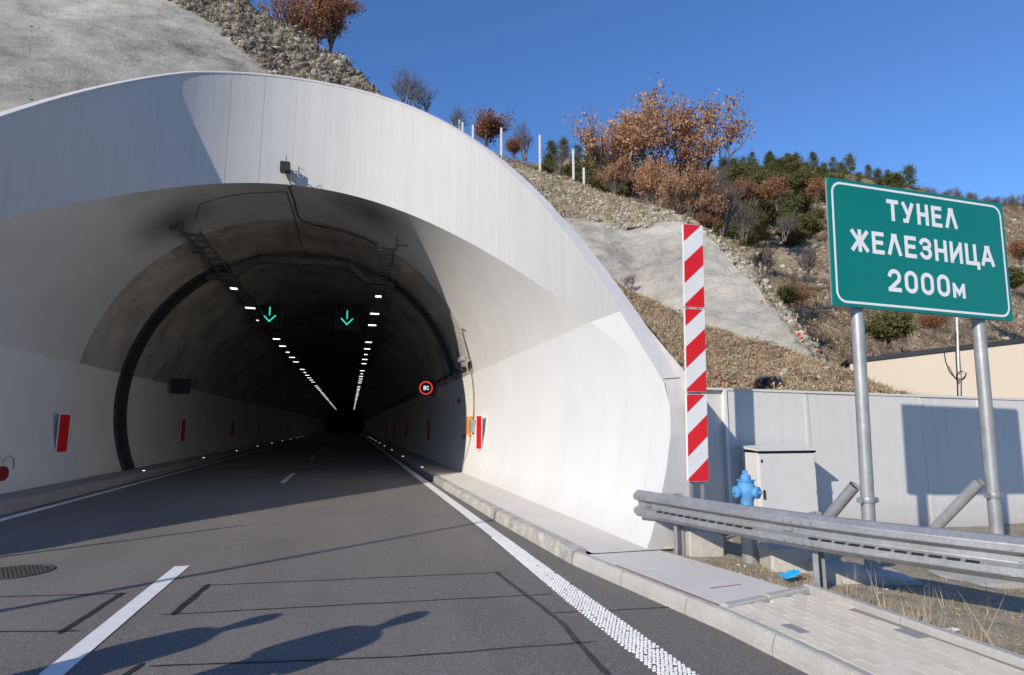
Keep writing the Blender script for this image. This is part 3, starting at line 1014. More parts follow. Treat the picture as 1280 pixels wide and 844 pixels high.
# far hillside with its wooded ridge
rid = [(300, 150, 125), (420, 160, 122), (500, 168, 120), (600, 190, 116), (660, 206, 112), (720, 200, 112), (800, 202, 115), (920, 208, 116), (1000, 212, 116), (1080, 220, 113), (1150, 236, 110), (1210, 247, 108), (1280, 258, 105), (1400, 280, 100), (1600, 330, 95), (1900, 380, 90)]
f_top = [at(*q) for q in rid]
f_bot = []
for q in rid:
    p = at(q[0], 533, 24)
    f_bot.append(Vector((p.x, 24, -0.3)))
f_mid = [a.lerp(b, 0.5) + Vector((0, 0, -1.6)) for a, b in zip(f_bot, f_top)]
f_q = [a.lerp(b, 0.25) + Vector((0, 0, -1.0)) for a, b in zip(f_bot, f_top)]
f_back = [p + Vector((0, 60, -20)) for p in f_top]
hill_rows = loft([f_bot, f_q, f_mid, f_top, f_back], [34, 30, 40, 6], 190, 1.3, 0.07, 0.55, 0.35)
hm = MB().grid(hill_rows)
clear = [not (p[0] < 8.5 and p[1] < 60) and not (abs(p[0] - CX) < 9 and p[2] < 12) for p in hm.v]
hm.f = [q for q in hm.f if all(clear[i] for i in q)]
used = sorted(set(i for q in hm.f for i in q))
ix = {k: i for i, k in enumerate(used)}
hm.v, hm.f = [hm.v[k] for k in used], [tuple(ix[i] for i in q) for q in hm.f]
hill = hm.build('hillside', M['hill'], smooth=True)
hill['kind'] = 'structure'

# ------------------------------------------------------------------ scattering
nrng = np.random.default_rng(11)


def np_mesh(name, V_, F_, mat, smooth=False):
    me = bpy.data.meshes.new(name)
    k = F_.shape[1]
    me.vertices.add(len(V_))
    me.vertices.foreach_set('co', np.ascontiguousarray(V_, dtype=np.float32).ravel())
    me.loops.add(F_.size)
    me.loops.foreach_set('vertex_index', np.ascontiguousarray(F_, dtype=np.int32).ravel())
    me.polygons.add(len(F_))
    me.polygons.foreach_set('loop_start', np.arange(0, F_.size, k, dtype=np.int32))
    me.polygons.foreach_set('loop_total', np.full(len(F_), k, dtype=np.int32))
    if smooth: me.polygons.foreach_set('use_smooth', np.ones(len(F_), dtype=bool))
    me.materials.append(mat)
    me.update(calc_edges=True)
    me.validate()
    return me


def sample(rows, n, mask=None):
    """n random points on a grid of points, spread by area"""
    A = np.array(rows, dtype=np.float64)
    a, b, c_, d = A[:-1, :-1], A[:-1, 1:], A[1:, 1:], A[1:, :-1]
    area = np.linalg.norm(np.cross(c_ - a, d - b), axis=2)
    if mask is not None:
        area = area * mask((a + c_) / 2)
    pr_ = (area / area.sum()).ravel()
    idx = nrng.choice(pr_.size, size=n, p=pr_)
    i, j = np.unravel_index(idx, area.shape)
    u, v = nrng.random(n)[:, None], nrng.random(n)[:, None]
    return a[i, j] * (1 - u) * (1 - v) + b[i, j] * u * (1 - v) + c_[i, j] * u * v + d[i, j] * (1 - u) * v


ICO_V, ICO_F = None, None


def ico():
    t = (1 + 5 ** .5) / 2
    v = np.array([(-1, t, 0), (1, t, 0), (-1, -t, 0), (1, -t, 0), (0, -1, t), (0, 1, t), (0, -1, -t), (0, 1, -t), (t, 0, -1), (t, 0, 1), (-t, 0, -1), (-t, 0, 1)], float)
    f = np.array([(0, 11, 5), (0, 5, 1), (0, 1, 7), (0, 7, 10), (0, 10, 11), (1, 5, 9), (5, 11, 4), (11, 10, 2), (10, 7, 6), (7, 1, 8), (3, 9, 4), (3, 4, 2), (3, 2, 6), (3, 6, 8), (3, 8, 9), (4, 9, 5), (2, 4, 11), (6, 2, 10), (8, 6, 7), (9, 8, 1)])
    return v / np.linalg.norm(v[0]), f


ICO_V, ICO_F = ico()


def rotz(n):
    a = nrng.random(n) * 2 * np.pi
    R_ = np.zeros((n, 3, 3))
    R_[:, 0, 0] = np.cos(a); R_[:, 0, 1] = -np.sin(a); R_[:, 1, 0] = np.sin(a); R_[:, 1, 1] = np.cos(a); R_[:, 2, 2] = 1
    return R_


def stones(name, pts, smin, smax, mat, parent=None, label=None, cat='stones'):
    n = len(pts)
    s = smin + (smax - smin) * nrng.random(n) ** 2.5
    vv = ICO_V[None] * (0.6 + 0.7 * nrng.random((n, 12, 1)))
    vv = vv * (np.array([1.0, 0.8, 0.62]) * (0.7 + .6 * nrng.random((n, 1, 3))))
    vv = np.einsum('nij,nkj->nki', rotz(n), vv) * s[:, None, None] + pts[:, None, :]
    F_ = (ICO_F[None] + (np.arange(n) * 12)[:, None, None]).reshape(-1, 3)
    o = link(name, np_mesh(name, vv.reshape(-1, 3), F_, mat), parent)
    o['kind'] = 'stuff'
    if parent is None: tag(o, label, cat)
    return o


def tufts(name, pts, hmin, hmax, blades, spread, mat, width=0.012, lean=0.5, parent=None, label=None, cat='dry grass'):
    n = len(pts)
    h = (hmin + (hmax - hmin) * nrng.random((n, blades)) ** 1.6)
    a = nrng.random((n, blades)) * 2 * np.pi
    r = nrng.random((n, blades)) * spread
    base = pts[:, None, :] + np.stack([np.cos(a) * r, np.sin(a) * r, np.full_like(r, -0.01)], -1)
    ld = nrng.random((n, blades)) * lean
    la = a + nrng.normal(0, .7, (n, blades))
    tip = base + np.stack([np.cos(la) * ld * h, np.sin(la) * ld * h, h], -1)
    pa = nrng.random((n, blades)) * np.pi
    w = width * (0.6 + .8 * nrng.random((n, blades)))
    side = np.stack([np.cos(pa) * w, np.sin(pa) * w, np.zeros_like(w)], -1)
    Vt = np.stack([base - side, base + side, tip], 2).reshape(-1, 3)
    F_ = np.arange(len(Vt)).reshape(-1, 3)
    o = link(name, np_mesh(name, Vt, F_, mat), parent)
    o['kind'] = 'stuff'
    if parent is None: tag(o, label, cat)
    return o


def clumps(name, pts, smin, smax, leaves, lw, mat, label=None, cat='scrub', flat=0.7, parent=None):
    """leafy or twiggy bushes: small quads spread through a squat ball"""
    n = len(pts)
    s = smin + (smax - smin) * nrng.random(n) ** 1.5
    d = nrng.normal(0, 1, (n, leaves, 3))
    d /= np.linalg.norm(d, axis=2, keepdims=True)
    rr = (0.35 + 0.65 * nrng.random((n, leaves, 1)) ** 0.6) * (0.75 + .5 * nrng.random((n, leaves, 1)))
    ctr = d * rr
    ctr[..., 2] = np.abs(ctr[..., 2]) * flat
    ctr = ctr * s[:, None, None] + pts[:, None, :]
    u = nrng.normal(0, 1, (n, leaves, 3)); u /= np.linalg.norm(u, axis=2, keepdims=True)
    v = np.cross(u, nrng.normal(0, 1, (n, leaves, 3))); v /= np.linalg.norm(v, axis=2, keepdims=True) + 1e-9
    k = lw * (0.6 + .9 * nrng.random((n, leaves, 1))) * (0.6 + 0.5 * s[:, None, None])
    u *= k; v *= k * 0.55
    Q = np.stack([ctr - u, ctr - v, ctr + u, ctr + v], 2).reshape(-1, 3)
    F_ = np.arange(len(Q)).reshape(-1, 4)
    o = link(name, np_mesh(name, Q, F_, mat), parent)
    o['kind'] = 'stuff'
    if parent is None: tag(o, label, cat)
    return o


# bank behind the wall
tufts('dry_grass', sample(bank_rows, 9000), 0.03, 0.13, 5, 0.10, M['straw'], 0.010, 1.5, None, 'straw coloured dry grass covering the bank above the grey wall')
clumps('dry_weeds', sample(bank_rows, 7000), 0.04, 0.16, 14, 0.040, M['straw_rust'], 'low russet weeds scattered over the bank above the grey wall', 'weeds', 0.35)
clumps('bank_greens', sample(bank_rows, 260), 0.06, 0.22, 30, 0.035, M['olive'], 'small green weeds dotted over the dry bank', 'weeds', 0.5)
stones('bank_stones', sample(bank_rows, 2200), 0.015, 0.08, M['stone'], None, 'pale loose stones lying on the dry grass bank')
# stony slope
stones('slope_stones', sample(scree_rows[:27], 9500), 0.03, 0.13, M['stone'], None, 'grey loose stones covering the slope above the sprayed concrete')
tufts('slope_grass', sample(scree_rows[:30], 5000), 0.05, 0.24, 5, 0.16, M['straw'], 0.018, 0.8, None, 'sparse dry grass on the stony slope below the fence posts')
# rock edging of the sprayed concrete
edge_band = [r[50:] for r in scree_rows[:27]]
stones('edge_rocks', sample(edge_band, 3000), 0.03, 0.16, M['stone'], None, 'broken grey rocks edging the sprayed concrete slope on the right', 'rocks')
# left shoulder
sh_pts = []
while len(sh_pts) < 10500:
    y = 16.5 + 16 * nrng.random()
    x = x_edge(y) + (x_sky(y) + 0.1 - x_edge(y)) * nrng.random()
    if abs(x - CX) < CR + .75 and y < fascia_y(float(np.clip(x, CX - CR, CX + CR))) + .4: continue
    sh_pts.append((x, y, lh(x, y)))
sh_pts = np.array(sh_pts)
stones('shoulder_stones', sh_pts[:7600], 0.03, 0.22, M['rock_dark'], None, 'broken grey rocks on the shoulder above the portal crown', 'rocks')
tufts('shoulder_grass', sh_pts[7600:], 0.06, 0.30, 6, 0.14, M['straw'], 0.016, 0.8, None, 'dry straw grass on the rocky shoulder above the portal')
clumps('shoulder_scrub', sh_pts[nrng.choice(len(sh_pts), 1500)], 0.08, 0.40, 26, 0.045, M['thicket'], 'brown low scrub growing between the rocks above the portal crown', 'scrub', 0.5)
clumps('slope_scrub', sample(scree_rows[:30], 2200), 0.08, 0.34, 26, 0.045, M['scrub'], 'low brown scrub on the stony slope under the fence posts', 'scrub', 0.5)
# far hillside scrub and rock
vis = lambda c_: ((c_[..., 2] > 2) & (c_[..., 1] < 125) & ~((c_[..., 0] < 9) & (c_[..., 1] < 61)) & ~((np.abs(c_[..., 0] - CX) < 9.5) & (c_[..., 2] < 12.5))).astype(float)
hp = hill_rows[4:105]


def patchy(sc, thr):  # denser in some places than in others
    def f(c_):
        out = np.zeros(c_.shape[:2])
        ok = vis(c_)
        for i in range(c_.shape[0]):
            for j in range(c_.shape[1]):
                p = c_[i, j]
                out[i, j] = 1.0 if (p[2] > 2 and noise.noise((p[0] * sc, p[1] * sc * .8, p[2] * sc)) > thr) else 0.05
        return out * ok
    return f


stones('hillside_rocks', sample(hp, 5200, patchy(0.09, 0.12)), 0.08, 0.62, M['stone'], None, 'pale weathered rocks breaking through the scrub hillside', 'rocks')
clumps('hillside_scrub', sample(hp, 8500, patchy(0.06, -0.18)), 0.3, 1.25, 34, 0.085, M['scrub'], 'brown leafless scrub spread across the far hillside')
clumps('hillside_evergreens', sample(hp[8:], 1100, patchy(0.045, 0.10)), 0.4, 1.5, 60, 0.09, M['olive'], 'olive green low bushes dotted over the far hillside', 'bushes', 0.9)
tufts('hillside_thicket', sample(hp, 5200, patchy(0.05, -0.05)), 0.35, 1.5, 16, 0.55, M['thicket'], 0.022, 0.7, None, 'dark bare thicket spread over the far hillside', 'thicket')
tufts('hillside_grass', sample(hp, 4000, vis), 0.15, 0.5, 5, 0.4, M['straw_rust'], 0.05, 0.8, None, 'dry tawny grass between the bushes of the far hillside')

# ------------------------------------------------------------------ trees
def grow(seed, height, levels=4, spread=0.75, r0=0.09, multi=1, up=0.35, kids=(4, 4, 4, 3), lenf=0.62):
    """returns wood MB and list of twig tips/points"""
    rg = random.Random(seed)
    wood, tips = MB(), []

    def rec(p, d, L, r, lev):
        n = 3
        pts, rs = [p], [r]
        q = p.copy()
        dd = d.copy()
        for i in range(n):
            dd = (dd + Vector((rg.gauss(0, .16), rg.gauss(0, .16), rg.gauss(0, .10) + up * .12))).normalized()
            q = q + dd * (L / n)
            pts.append(q.copy())
            rs.append(r * (1 - 0.42 * (i + 1) / n))
        wood.path(pts, rs, 6 if lev == 0 else (4 if lev < 2 else 3), cap=False)
        if lev >= levels - 2:
            for k in range(1, n + 1): tips.append((pts[k], dd.copy(), lev))
        if lev == levels - 1: return
        for k in range(kids[lev]):
            f = rg.uniform(0.35, 1.0) if lev else rg.uniform(0.3, 1.0)
            i = min(int(f * n), n - 1)
            b = pts[i].lerp(pts[i + 1], f * n - i)
            az = rg.random() * 6.283
            sd = Vector((math.cos(az), math.sin(az), rg.uniform(-.1, .6)))
            nd = (dd * (1 - spread) + sd * spread).normalized()
            rec(b, nd, L * lenf * rg.uniform(.75, 1.2), rs[i] * 0.6, lev + 1)
    for m in range(multi):
        az = rg.random() * 6.283
        d = Vector((math.cos(az) * .28 * (multi > 1), math.sin(az) * .28 * (multi > 1), 1)).normalized()
        rec(Vector((rg.uniform(-.15, .15) * (multi > 1), rg.uniform(-.15, .15) * (multi > 1), -0.15)), d, height * 0.5, r0, 0)
    return wood, tips


def leaf_mesh(name, tips, per, size, mat, scatter, seed, droop=0.0, prune=0.0):
    rg = np.random.default_rng(seed)
    C_ = []
    for p, d, lev in tips:
        if rg.random() < prune: continue
        k = rg.poisson(per)
        if k: C_.append(np.array(p)[None] + rg.normal(0, scatter, (k, 3)))
    C_ = np.concatenate(C_)
    n = len(C_)
    u = rg.normal(0, 1, (n, 3)); u /= np.linalg.norm(u, axis=1, keepdims=True)
    v = np.cross(u, rg.normal(0, 1, (n, 3))); v /= np.linalg.norm(v, axis=1, keepdims=True)
    w = np.cross(u, v)
    s = size * (0.55 + .9 * rg.random((n, 1)))
    Q = np.stack([C_ - u * s, C_ - v * s * .5 + w * s * .25, C_ + u * s, C_ + v * s * .5 + w * s * .25], 1).reshape(-1, 3)
    return np_mesh(name, Q, np.arange(len(Q)).reshape(-1, 4), mat)


oak_kinds = []
for sd, h in ((5, 5.2), (12, 5.0), (23, 4.6)):
    w, t_ = grow(sd, h, 5, 0.48, 0.10, 3, 0.9, (5, 4, 4, 3), 0.60)
    oak_kinds.append((w.mesh('trunk', M['bark'], True), leaf_mesh('crown', t_, 4.6, 0.058, M['oak_leaf'], 0.14, sd, prune=0.42)))
rust_oaks = []
for sd, h in ((31, 4.6), (33, 4.4)):
    w, t_ = grow(sd, h, 5, 0.55, 0.09, 3, 0.6, (5, 4, 4, 3), 0.62)
    rust_oaks.append((w.mesh('trunk', M['bark'], True), leaf_mesh('crown', t_, 5.0, 0.060, M['rust_leaf'], 0.15, sd, prune=0.38)))
rust_kinds = []
for sd, h in ((41, 2.4), (42, 2.0)):
    w, t_ = grow(sd, h, 5, 0.52, 0.05, 4, 0.7, (4, 4, 4, 3), 0.66)
    rust_kinds.append((w.mesh('trunk', M['bark'], True), leaf_mesh('crown', t_, 3.6, 0.058, M['rust_leaf'], 0.17, sd, prune=0.5)))
bare_kinds = []
for sd, h in ((61, 3.0), (62, 2.6), (63, 3.4)):
    w, t_ = grow(sd, h, 5, 0.5, 0.045, 5, 0.9, (5, 5, 4, 3), 0.62)
    bare_kinds.append((w.mesh('trunk', M['twig'], True), None))
pine_kinds = []
for sd, h in ((81, 8.0), (82, 6.5), (83, 9.0)):
    rg = random.Random(sd)
    wood, tips = MB(), []
    wood.path([(0, 0, -.4), (rg.uniform(-.2, .2), rg.uniform(-.2, .2), h * .5), (rg.uniform(-.3, .3), rg.uniform(-.3, .3), h * .97)], [.17, .11, .03], 6, cap=False)
    z = h * 0.16
    while z < h:
        f = (z / h)
        R_ = (0.36 * h) * (1 - f) ** 0.5 * (0.45 + 0.65 * min(1, f * 2)) * rg.uniform(.7, 1.15) + 0.25
        for k in range(rg.randint(4, 6)):
            az = rg.random() * 6.283
            L = R_ * rg.uniform(.55, 1.15)
            p1_ = Vector((math.cos(az) * L, math.sin(az) * L, z + L * rg.uniform(.05, .4)))
            wood.path([(0, 0, z), p1_], [.035, .012], 3, cap=False)
            for q in range(4):
                tips.append((Vector((0, 0, z)).lerp(p1_, 0.4 + .2 * q), p1_.normalized(), 3))
        z += h * rg.uniform(.055, .085)
    pine_kinds.append((wood.mesh('trunk', M['bark'], True), leaf_mesh('crown', tips, 12, 0.17, M['pine'], 0.38, sd, prune=.2)))
green_kinds = []
for sd, h in ((91, 2.6), (92, 3.2)):
    w, t_ = grow(sd, h, 4, 0.75, 0.06, 3, 0.3, (5, 5, 4), 0.62)
    green_kinds.append((w.mesh('trunk', M['bark'], True), leaf_mesh('crown', t_, 13.0, 0.075, M['olive'], 0.16, sd, prune=.15)))


def plant(name, kinds, i, loc, sc, label, cat, group=None, rz=None):
    e = empty(name, loc, label, cat, group, rnd.random() * 6.28 if rz is None else rz)
    k_ = 0.82 if name == 'oak_tree' else 1.0
    e.scale = (sc * k_ * rnd.uniform(.9, 1.1), sc * k_ * rnd.uniform(.9, 1.1), sc)
    tr, cr = kinds[i % len(kinds)]
    link('trunk', tr, e, local=True)
    if cr: link('crown', cr, e, local=True)
    return e


def ground_z(rows, x, y):
    A = np.array(rows).reshape(-1, 3)
    d = (A[:, 0] - x) ** 2 + (A[:, 1] - y) ** 2
    return float(A[np.argmin(d), 2])


# oaks that keep their dry leaves
p = at(785, 270, 29.0); plant('oak_tree', oak_kinds, 2, p, 1.55, 'taller left oak with dry tan leaves above the sprayed concrete slope', 'tree', 'dry leaved oaks')
p = at(858, 292, 30.0); plant('oak_tree', oak_kinds, 0, p, 1.92, 'broader right oak with dry tan leaves behind the striped post', 'tree', 'dry leaved oaks')
p = at(822, 285, 27.5); plant('oak_tree', oak_kinds, 1, p, 1.0, 'low dry leaved oak between the two tall tan oaks', 'tree', 'dry leaved oaks')
p = at(882, 304, 27.0); plant('oak_tree', oak_kinds, 2, p, 0.95, 'low spreading tan oak at the right foot of the oak group', 'tree', 'dry leaved oaks')
p = at(846, 300, 25.5); plant('oak_tree', oak_kinds, 0, p, 0.70, 'short tan oak in front of the tall oaks above the shotcrete edge', 'tree', 'dry leaved oaks')
p = at(770, 255, 28.5); plant('oak_tree', oak_kinds, 1, p, 0.62, 'small tan oak sapling left of the tall oaks', 'tree', 'dry leaved oaks')
p = at(372, 40, 27.5); plant('oak_tree', rust_oaks, 0, (p.x, p.y, lh(p.x, p.y) - .1), 1.15, 'rust leaved oak on the skyline above the portal crown', 'tree')
p = at(412, 60, 27.0); plant('oak_tree', rust_oaks, 1, (p.x, p.y, p.z - .3), 0.85, 'small rust leaved oak at the edge of the rocky shoulder', 'tree')
p = at(605, 186, 33); plant('rust_bush', rust_kinds, 0, p, 1.0, 'russet bush on the skyline left of the fence posts', 'bush')
p = at(643, 196, 36); plant('rust_bush', rust_kinds, 1, p, 0.6, 'small russet bush behind the tall fence post', 'bush')
for q, (px, py, Y, s, lab) in enumerate([
        (508, 135, 36, 1.1, 'leftmost bare bush on the skyline behind the portal collar'), (530, 146, 35, 0.9, 'second bare bush on the skyline behind the portal collar'),
        (572, 168, 40, 0.7, 'low bare bush behind the small fence posts'), (655, 198, 42, 1.1, 'thin bare bush between two fence posts on the skyline'),
        (700, 214, 40, 0.8, 'bare bush behind the fence post left of the oaks'), (905, 290, 27, 1.05, 'grey leafless bush at the right foot of the oaks'),
        (930, 300, 30, 0.9, 'grey leafless bush in the gully right of the striped post'), (960, 345, 34, 1.0, 'twiggy leafless bush above the rock edging'),
        (885, 262, 29, 1.0, 'leafless bush among the right oak branches'), (1010, 345, 38, 1.0, 'leafless bush left of the green sign edge'),
        (980, 300, 46, 1.2, 'leafless bush among pale rocks left of the green sign')]):
    plant('bare_bush', bare_kinds, q, at(px, py, Y), s, lab, 'bush', 'leafless bushes')
for q, (px, py, Y, s, lab) in enumerate([
        (875, 300, 24, 0.55, 'russet bush right behind the top of the striped post'), (905, 268, 32, 0.9, 'russet bush against the right oak'),
        (972, 262, 52, 1.5, 'wide orange leaved bush below the pines'), (1000, 385, 32, 0.75, 'russet bush in the gully left of the sign post'),
        (925, 262, 44, 1.1, 'orange leaved bush right of the oaks'), (1020, 250, 58, 1.3, 'orange leaved bush at the left edge of the green sign'),
        (1170, 420, 30, 0.7, 'russet bush above the beige building roof'), (1275, 330, 45, 1.2, 'russet bush right of the green sign'),
        (1130, 415, 33, 0.7, 'small russet bush under the green sign')]):
    plant('rust_bush', rust_kinds, q, at(px, py, Y), s, lab, 'bush', 'russet bushes')
for q, (px, py, Y, s, lab) in enumerate([
        (1108, 432, 26, 0.95, 'dark green bush under the green sign between its posts'), (985, 385, 30, 0.55, 'small green bush beside the rock edging'),
        (888, 282, 28, 0.6, 'green bush at the foot of the right oak'), (945, 255, 55, 1.5, 'olive green tree on the slope below the pines'),
        (915, 240, 60, 1.5, 'olive green tree right behind the oaks'), (1272, 365, 36, 0.9, 'green bush beside the right edge of the green sign'),
        (1000, 240, 62, 1.3, 'olive green tree just left of the green sign')]):
    plant('green_bush', green_kinds, q, at(px, py, Y), s, lab, 'bush', 'green bushes')
# pines along the ridge
wood = [(668, 212, 84), (680, 210, 90), (697, 214, 84), (712, 216, 80), (728, 218, 86), (744, 220, 82), (760, 222, 88), (775, 222, 84), (912, 250, 78), (922, 262, 70), (935, 258, 74), (950, 262, 72), (966, 252, 80), (978, 256, 76),
        (992, 250, 80), (1006, 254, 76), (1018, 262, 70), (940, 240, 88), (956, 238, 92), (972, 240, 90), (1000, 236, 92), (1028, 240, 88), (890, 240, 85), (900, 262, 70)] + [(rnd.uniform(905, 1130), 230, rnd.uniform(72, 108)) for _ in range(34)] + [(rnd.uniform(655, 790), 215, rnd.uniform(78, 105)) for _ in range(14)] + [(rnd.uniform(900, 1015), 245, rnd.uniform(60, 84)) for _ in range(22)]
for q, (px, py, Y) in enumerate(wood):
    p = at(px, py, Y)
    z = ground_z(hill_rows, p.x, p.y)
    plant('mixed_tree', green_kinds if q % 3 else pine_kinds, q, (p.x, p.y, z - .2), (rnd.uniform(1.0, 1.9) if q % 3 else rnd.uniform(.4, .7)), 'olive green tree in the wood on the slope below the ridge', 'tree', 'trees of the wood below the ridge')
pines = [(690, 205, 100), (705, 206, 108), (722, 208, 98), (738, 214, 104), (752, 214, 95), (765, 212, 108), (918, 232, 95), (930, 225, 104), (941, 218, 110), (953, 228, 92),
         (962, 220, 108), (975, 222, 100), (986, 214, 112), (996, 218, 104), (1008, 225, 94), (1018, 218, 110), (1030, 222, 100), (1042, 216, 112), (1052, 222, 104),
         (1063, 218, 112), (1074, 226, 98), (1086, 224, 108), (1098, 228, 104), (1110, 228, 110), (1122, 232, 104), (1137, 234, 106), (928, 245, 80), (948, 250, 84), (985, 240, 88), (1020, 245, 84), (905, 225, 100)]
for q, (px, py, Y) in enumerate(pines):
    p = at(px, py, Y)
    z = ground_z(hill_rows, p.x, p.y)
    last = px == 1137
    plant('pine_tree', pine_kinds, q, (p.x, p.y, z - 0.2), rnd.uniform(.45, .78) if not last else 0.85,
          'lone rounded pine at the right end of the ridge wood' if last else 'dark green pine standing on the ridge wood', 'tree', 'pines along the ridge')
for q in range(26):
    px = 1150 + 140 * rnd.random()
    Y = rnd.uniform(95, 106)
    p = at(px, 240, Y)
    z = ground_z(hill_rows, p.x, p.y)
    plant('bare_bush', bare_kinds, q, (p.x, p.y, z - .2), rnd.uniform(.8, 1.3), 'leafless bush on the skyline ridge right of the pines', 'bush', 'leafless bushes on the far ridge')

# ------------------------------------------------------------------ fence posts on the slope
for q, (px, yt, yb, Y, lab) in enumerate([
        (564, 152, 163, 31, 'leftmost tiny white fence post on the skyline'), (574, 150, 166, 31, 'second tiny white fence post on the skyline'), (578, 153, 168, 32.5, 'third tiny white fence post close beside the second'),
        (591, 157, 172, 31, 'fourth small white fence post on the skyline'), (626.5, 160, 192, 30.5, 'tall white fence post beside the collar edge'),
        (675, 169, 209, 30, 'tallest white fence post in the middle of the stony slope'), (717, 187, 222, 29, 'white fence post left of the oaks'), (730, 210, 226, 28.5, 'short stub fence post left of the oaks')]):
    a, b = at(px, yb + 4, Y), at(px, yt, Y)
    m = MB().bbox(a.x - .05, a.x + .05, a.y - .05, a.y + .05, a.z - .3, b.z, .008)
    tag(m.build('fence_post', M['fence_post']), lab, 'fence post', 'white posts of the slope fence')

p = at(968, 486, 8.25)
m = MB()
for k in range(3):
    c = p + Vector((.14 * k - .12, .05 * k, .06 + .03 * (k == 1)))
    v_, f_ = ICO_V, ICO_F
    m.add([tuple(c + Vector((x * .14, y * .10, z * .13)) * (1 + .35 * noise.noise((x * 2 + k, y * 2, z * 2)))) for x, y, z in v_], [tuple(q_) for q_ in f_])
tag(m.build('plastic_bag', M['black']), 'crumpled black plastic lying on the bank just above the wall', 'bag')
plant('dry_weed', bare_kinds, 1, at(789, 362, 15.8), 0.22, 'small dark dry weed growing out of the sprayed concrete', 'weed')

# red anchor plates on the rock edging
for q, (px, py, Y) in enumerate([(962, 395, 12.6), (972, 402, 12.3), (985, 412, 11.9), (993, 419, 11.6), (997, 424, 11.5), (1001, 418, 11.7), (1016, 440, 10.9), (948, 378, 13.1)]):
    p = at(px, py, Y)
    m = MB()
    for s in range(2):
        m.obox(p + Vector((s * .025, -.12, s * .02)), (.03 - .012 * s, 0, .010), (0, .010, .008), (0.006, -.006, .013))
    tag(m.build('red_rag', M['board_red']), 'small red scrap caught on the rocks edging the sprayed concrete', 'scrap', 'red scraps on the rock edging')

# ------------------------------------------------------------------ grey panel wall, beige building
WY = 7.74
wall = empty('panel_wall', (5.0, WY, 0), 'long light grey panel wall behind the road sign', 'wall')
jx = [4.30, 5.30, 6.735, 7.77, 8.98, 10.19, 11.4, 12.6, 13.8]
for a, b in zip(jx[:-1], jx[1:]):
    za, zb = 2.14 - .014 * (a - 4.3), 2.14 - .014 * (b - 4.3)
    dy = 0.05 if a < 5 else rnd.uniform(-.006, .006)
    m = MB()
    vs = []
    for (x, y, z) in [(a + .012, WY + dy, -.1), (b - .012, WY + dy, -.1), (b - .012, WY + dy + .14, -.1), (a + .012, WY + dy + .14, -.1)]: vs.append((x, y, z))
    for (x, y, z) in [(a + .012, WY + dy, za), (b - .012, WY + dy, zb), (b - .012, WY + dy + .14, zb), (a + .012, WY + dy + .14, za)]: vs.append((x, y, z))
    m.add(vs, [(0, 3, 2, 1), (4, 5, 6, 7), (0, 1, 5, 4), (1, 2, 6, 5), (2, 3, 7, 6), (3, 0, 4, 7)])
    m.build('wall_panel', M['panel'], wall)
    MB().box(b - .03, b + .03, WY - .012, WY + .10, -.1, zb - .02).build('joint_post', M['panel'], wall) if a > 5 else MB().box(b - .01, b + .035, WY - .03, WY + .16, -.1, zb + .005).build('joint_post', M['board_white'], wall)
    m = MB()
    m.add([(a, WY - .02, za), (b, WY - .02, zb), (b, WY + .19, zb), (a, WY + .19, za), (a, WY - .02, za + .035), (b, WY - .02, zb + .035), (b, WY + .19, zb + .035), (a, WY + .19, za + .035)],
          [(0, 3, 2, 1), (4, 5, 6, 7), (0, 1, 5, 4), (1, 2, 6, 5), (2, 3, 7, 6), (3, 0, 4, 7)])
    m.build('wall_cap', M['panel'], wall)

bl = empty('service_building', at(1062, 500, 15), 'low beige flat roofed service building behind the grey wall', 'building')
A_, B_ = at(1062, 452, 15.0), at(1300, 423, 12.2)
dz = B_.z - A_.z
A0, B0 = Vector((A_.x, A_.y, 0)), Vector((B_.x, B_.y, 0))
D_ = (B0 - A0)
N_ = Vector((-D_.y, D_.x, 0)).normalized()
B0 = A0 + D_ * 1.8
zA, zB = A_.z, A_.z + dz * 1.8
m = MB()
vs = [A0, B0, B0 + N_ * 6, A0 + N_ * 6]
m.add([v.to_3d() for v in vs] + [Vector((v.x, v.y, z)) for v, z in zip(vs, (zA, zB, zB, zA))], [(0, 1, 5, 4), (1, 2, 6, 5), (2, 3, 7, 6), (3, 0, 4, 7), (4, 5, 6, 7)])
m.build('wall', M['beige'], bl)
m = MB()
o1 = N_ * -.06
e_ = D_.normalized() * .06
lo = [A0 + o1 - e_, B0 + o1 + e_, B0 + N_ * 6.06 + e_, A0 + N_ * 6.06 - e_]
zz = (zA, zB, zB, zA)
m.add([Vector((v.x, v.y, z - .06)) for v, z in zip(lo, zz)] + [Vector((v.x, v.y, z + .07)) for v, z in zip(lo, zz)], [(0, 3, 2, 1), (4, 5, 6, 7), (0, 1, 5, 4), (1, 2, 6, 5), (2, 3, 7, 6), (3, 0, 4, 7)])
m.build('roof_edge', M['roof_trim'], bl)
# cable mast in front of it
mast = empty('cable_mast', at(1200, 533, 10.5), 'thin white cable mast with looped black cables before the beige building', 'mast')
a, b = at(1200, 520, 10.5), at(1196, 396, 10.5)
MB().path([a, b], .022, 8).build('pole', M['fence_post'], mast, True)
for dx, r in ((-.05, .014), (.05, .012)):
    MB().path([a + Vector((dx, 0, 0)), at(1199, 470, 10.5) + Vector((dx * 1.2, 0, 0)), at(1197, 440, 10.5) + Vector((dx, 0, 0)), at(1196, 415, 10.5) + Vector((dx * .6, 0, 0))], r, 6).build('cable', M['rubber'] if dx < 0 else M['steel_mid'], mast, True)
pts = [at(*q, 10.45) for q in ((1180, 438), (1182, 452), (1187, 465), (1194, 473), (1203, 474), (1208, 468), (1203, 464), (1196, 466), (1195, 474))]
MB().path(pts, .012, 6).build('cable', M['rubber'], mast, True)
pts = [at(*q, 10.45) for q in ((1186, 458), (1192, 470), (1198, 478), (1206, 473), (1208, 466))]
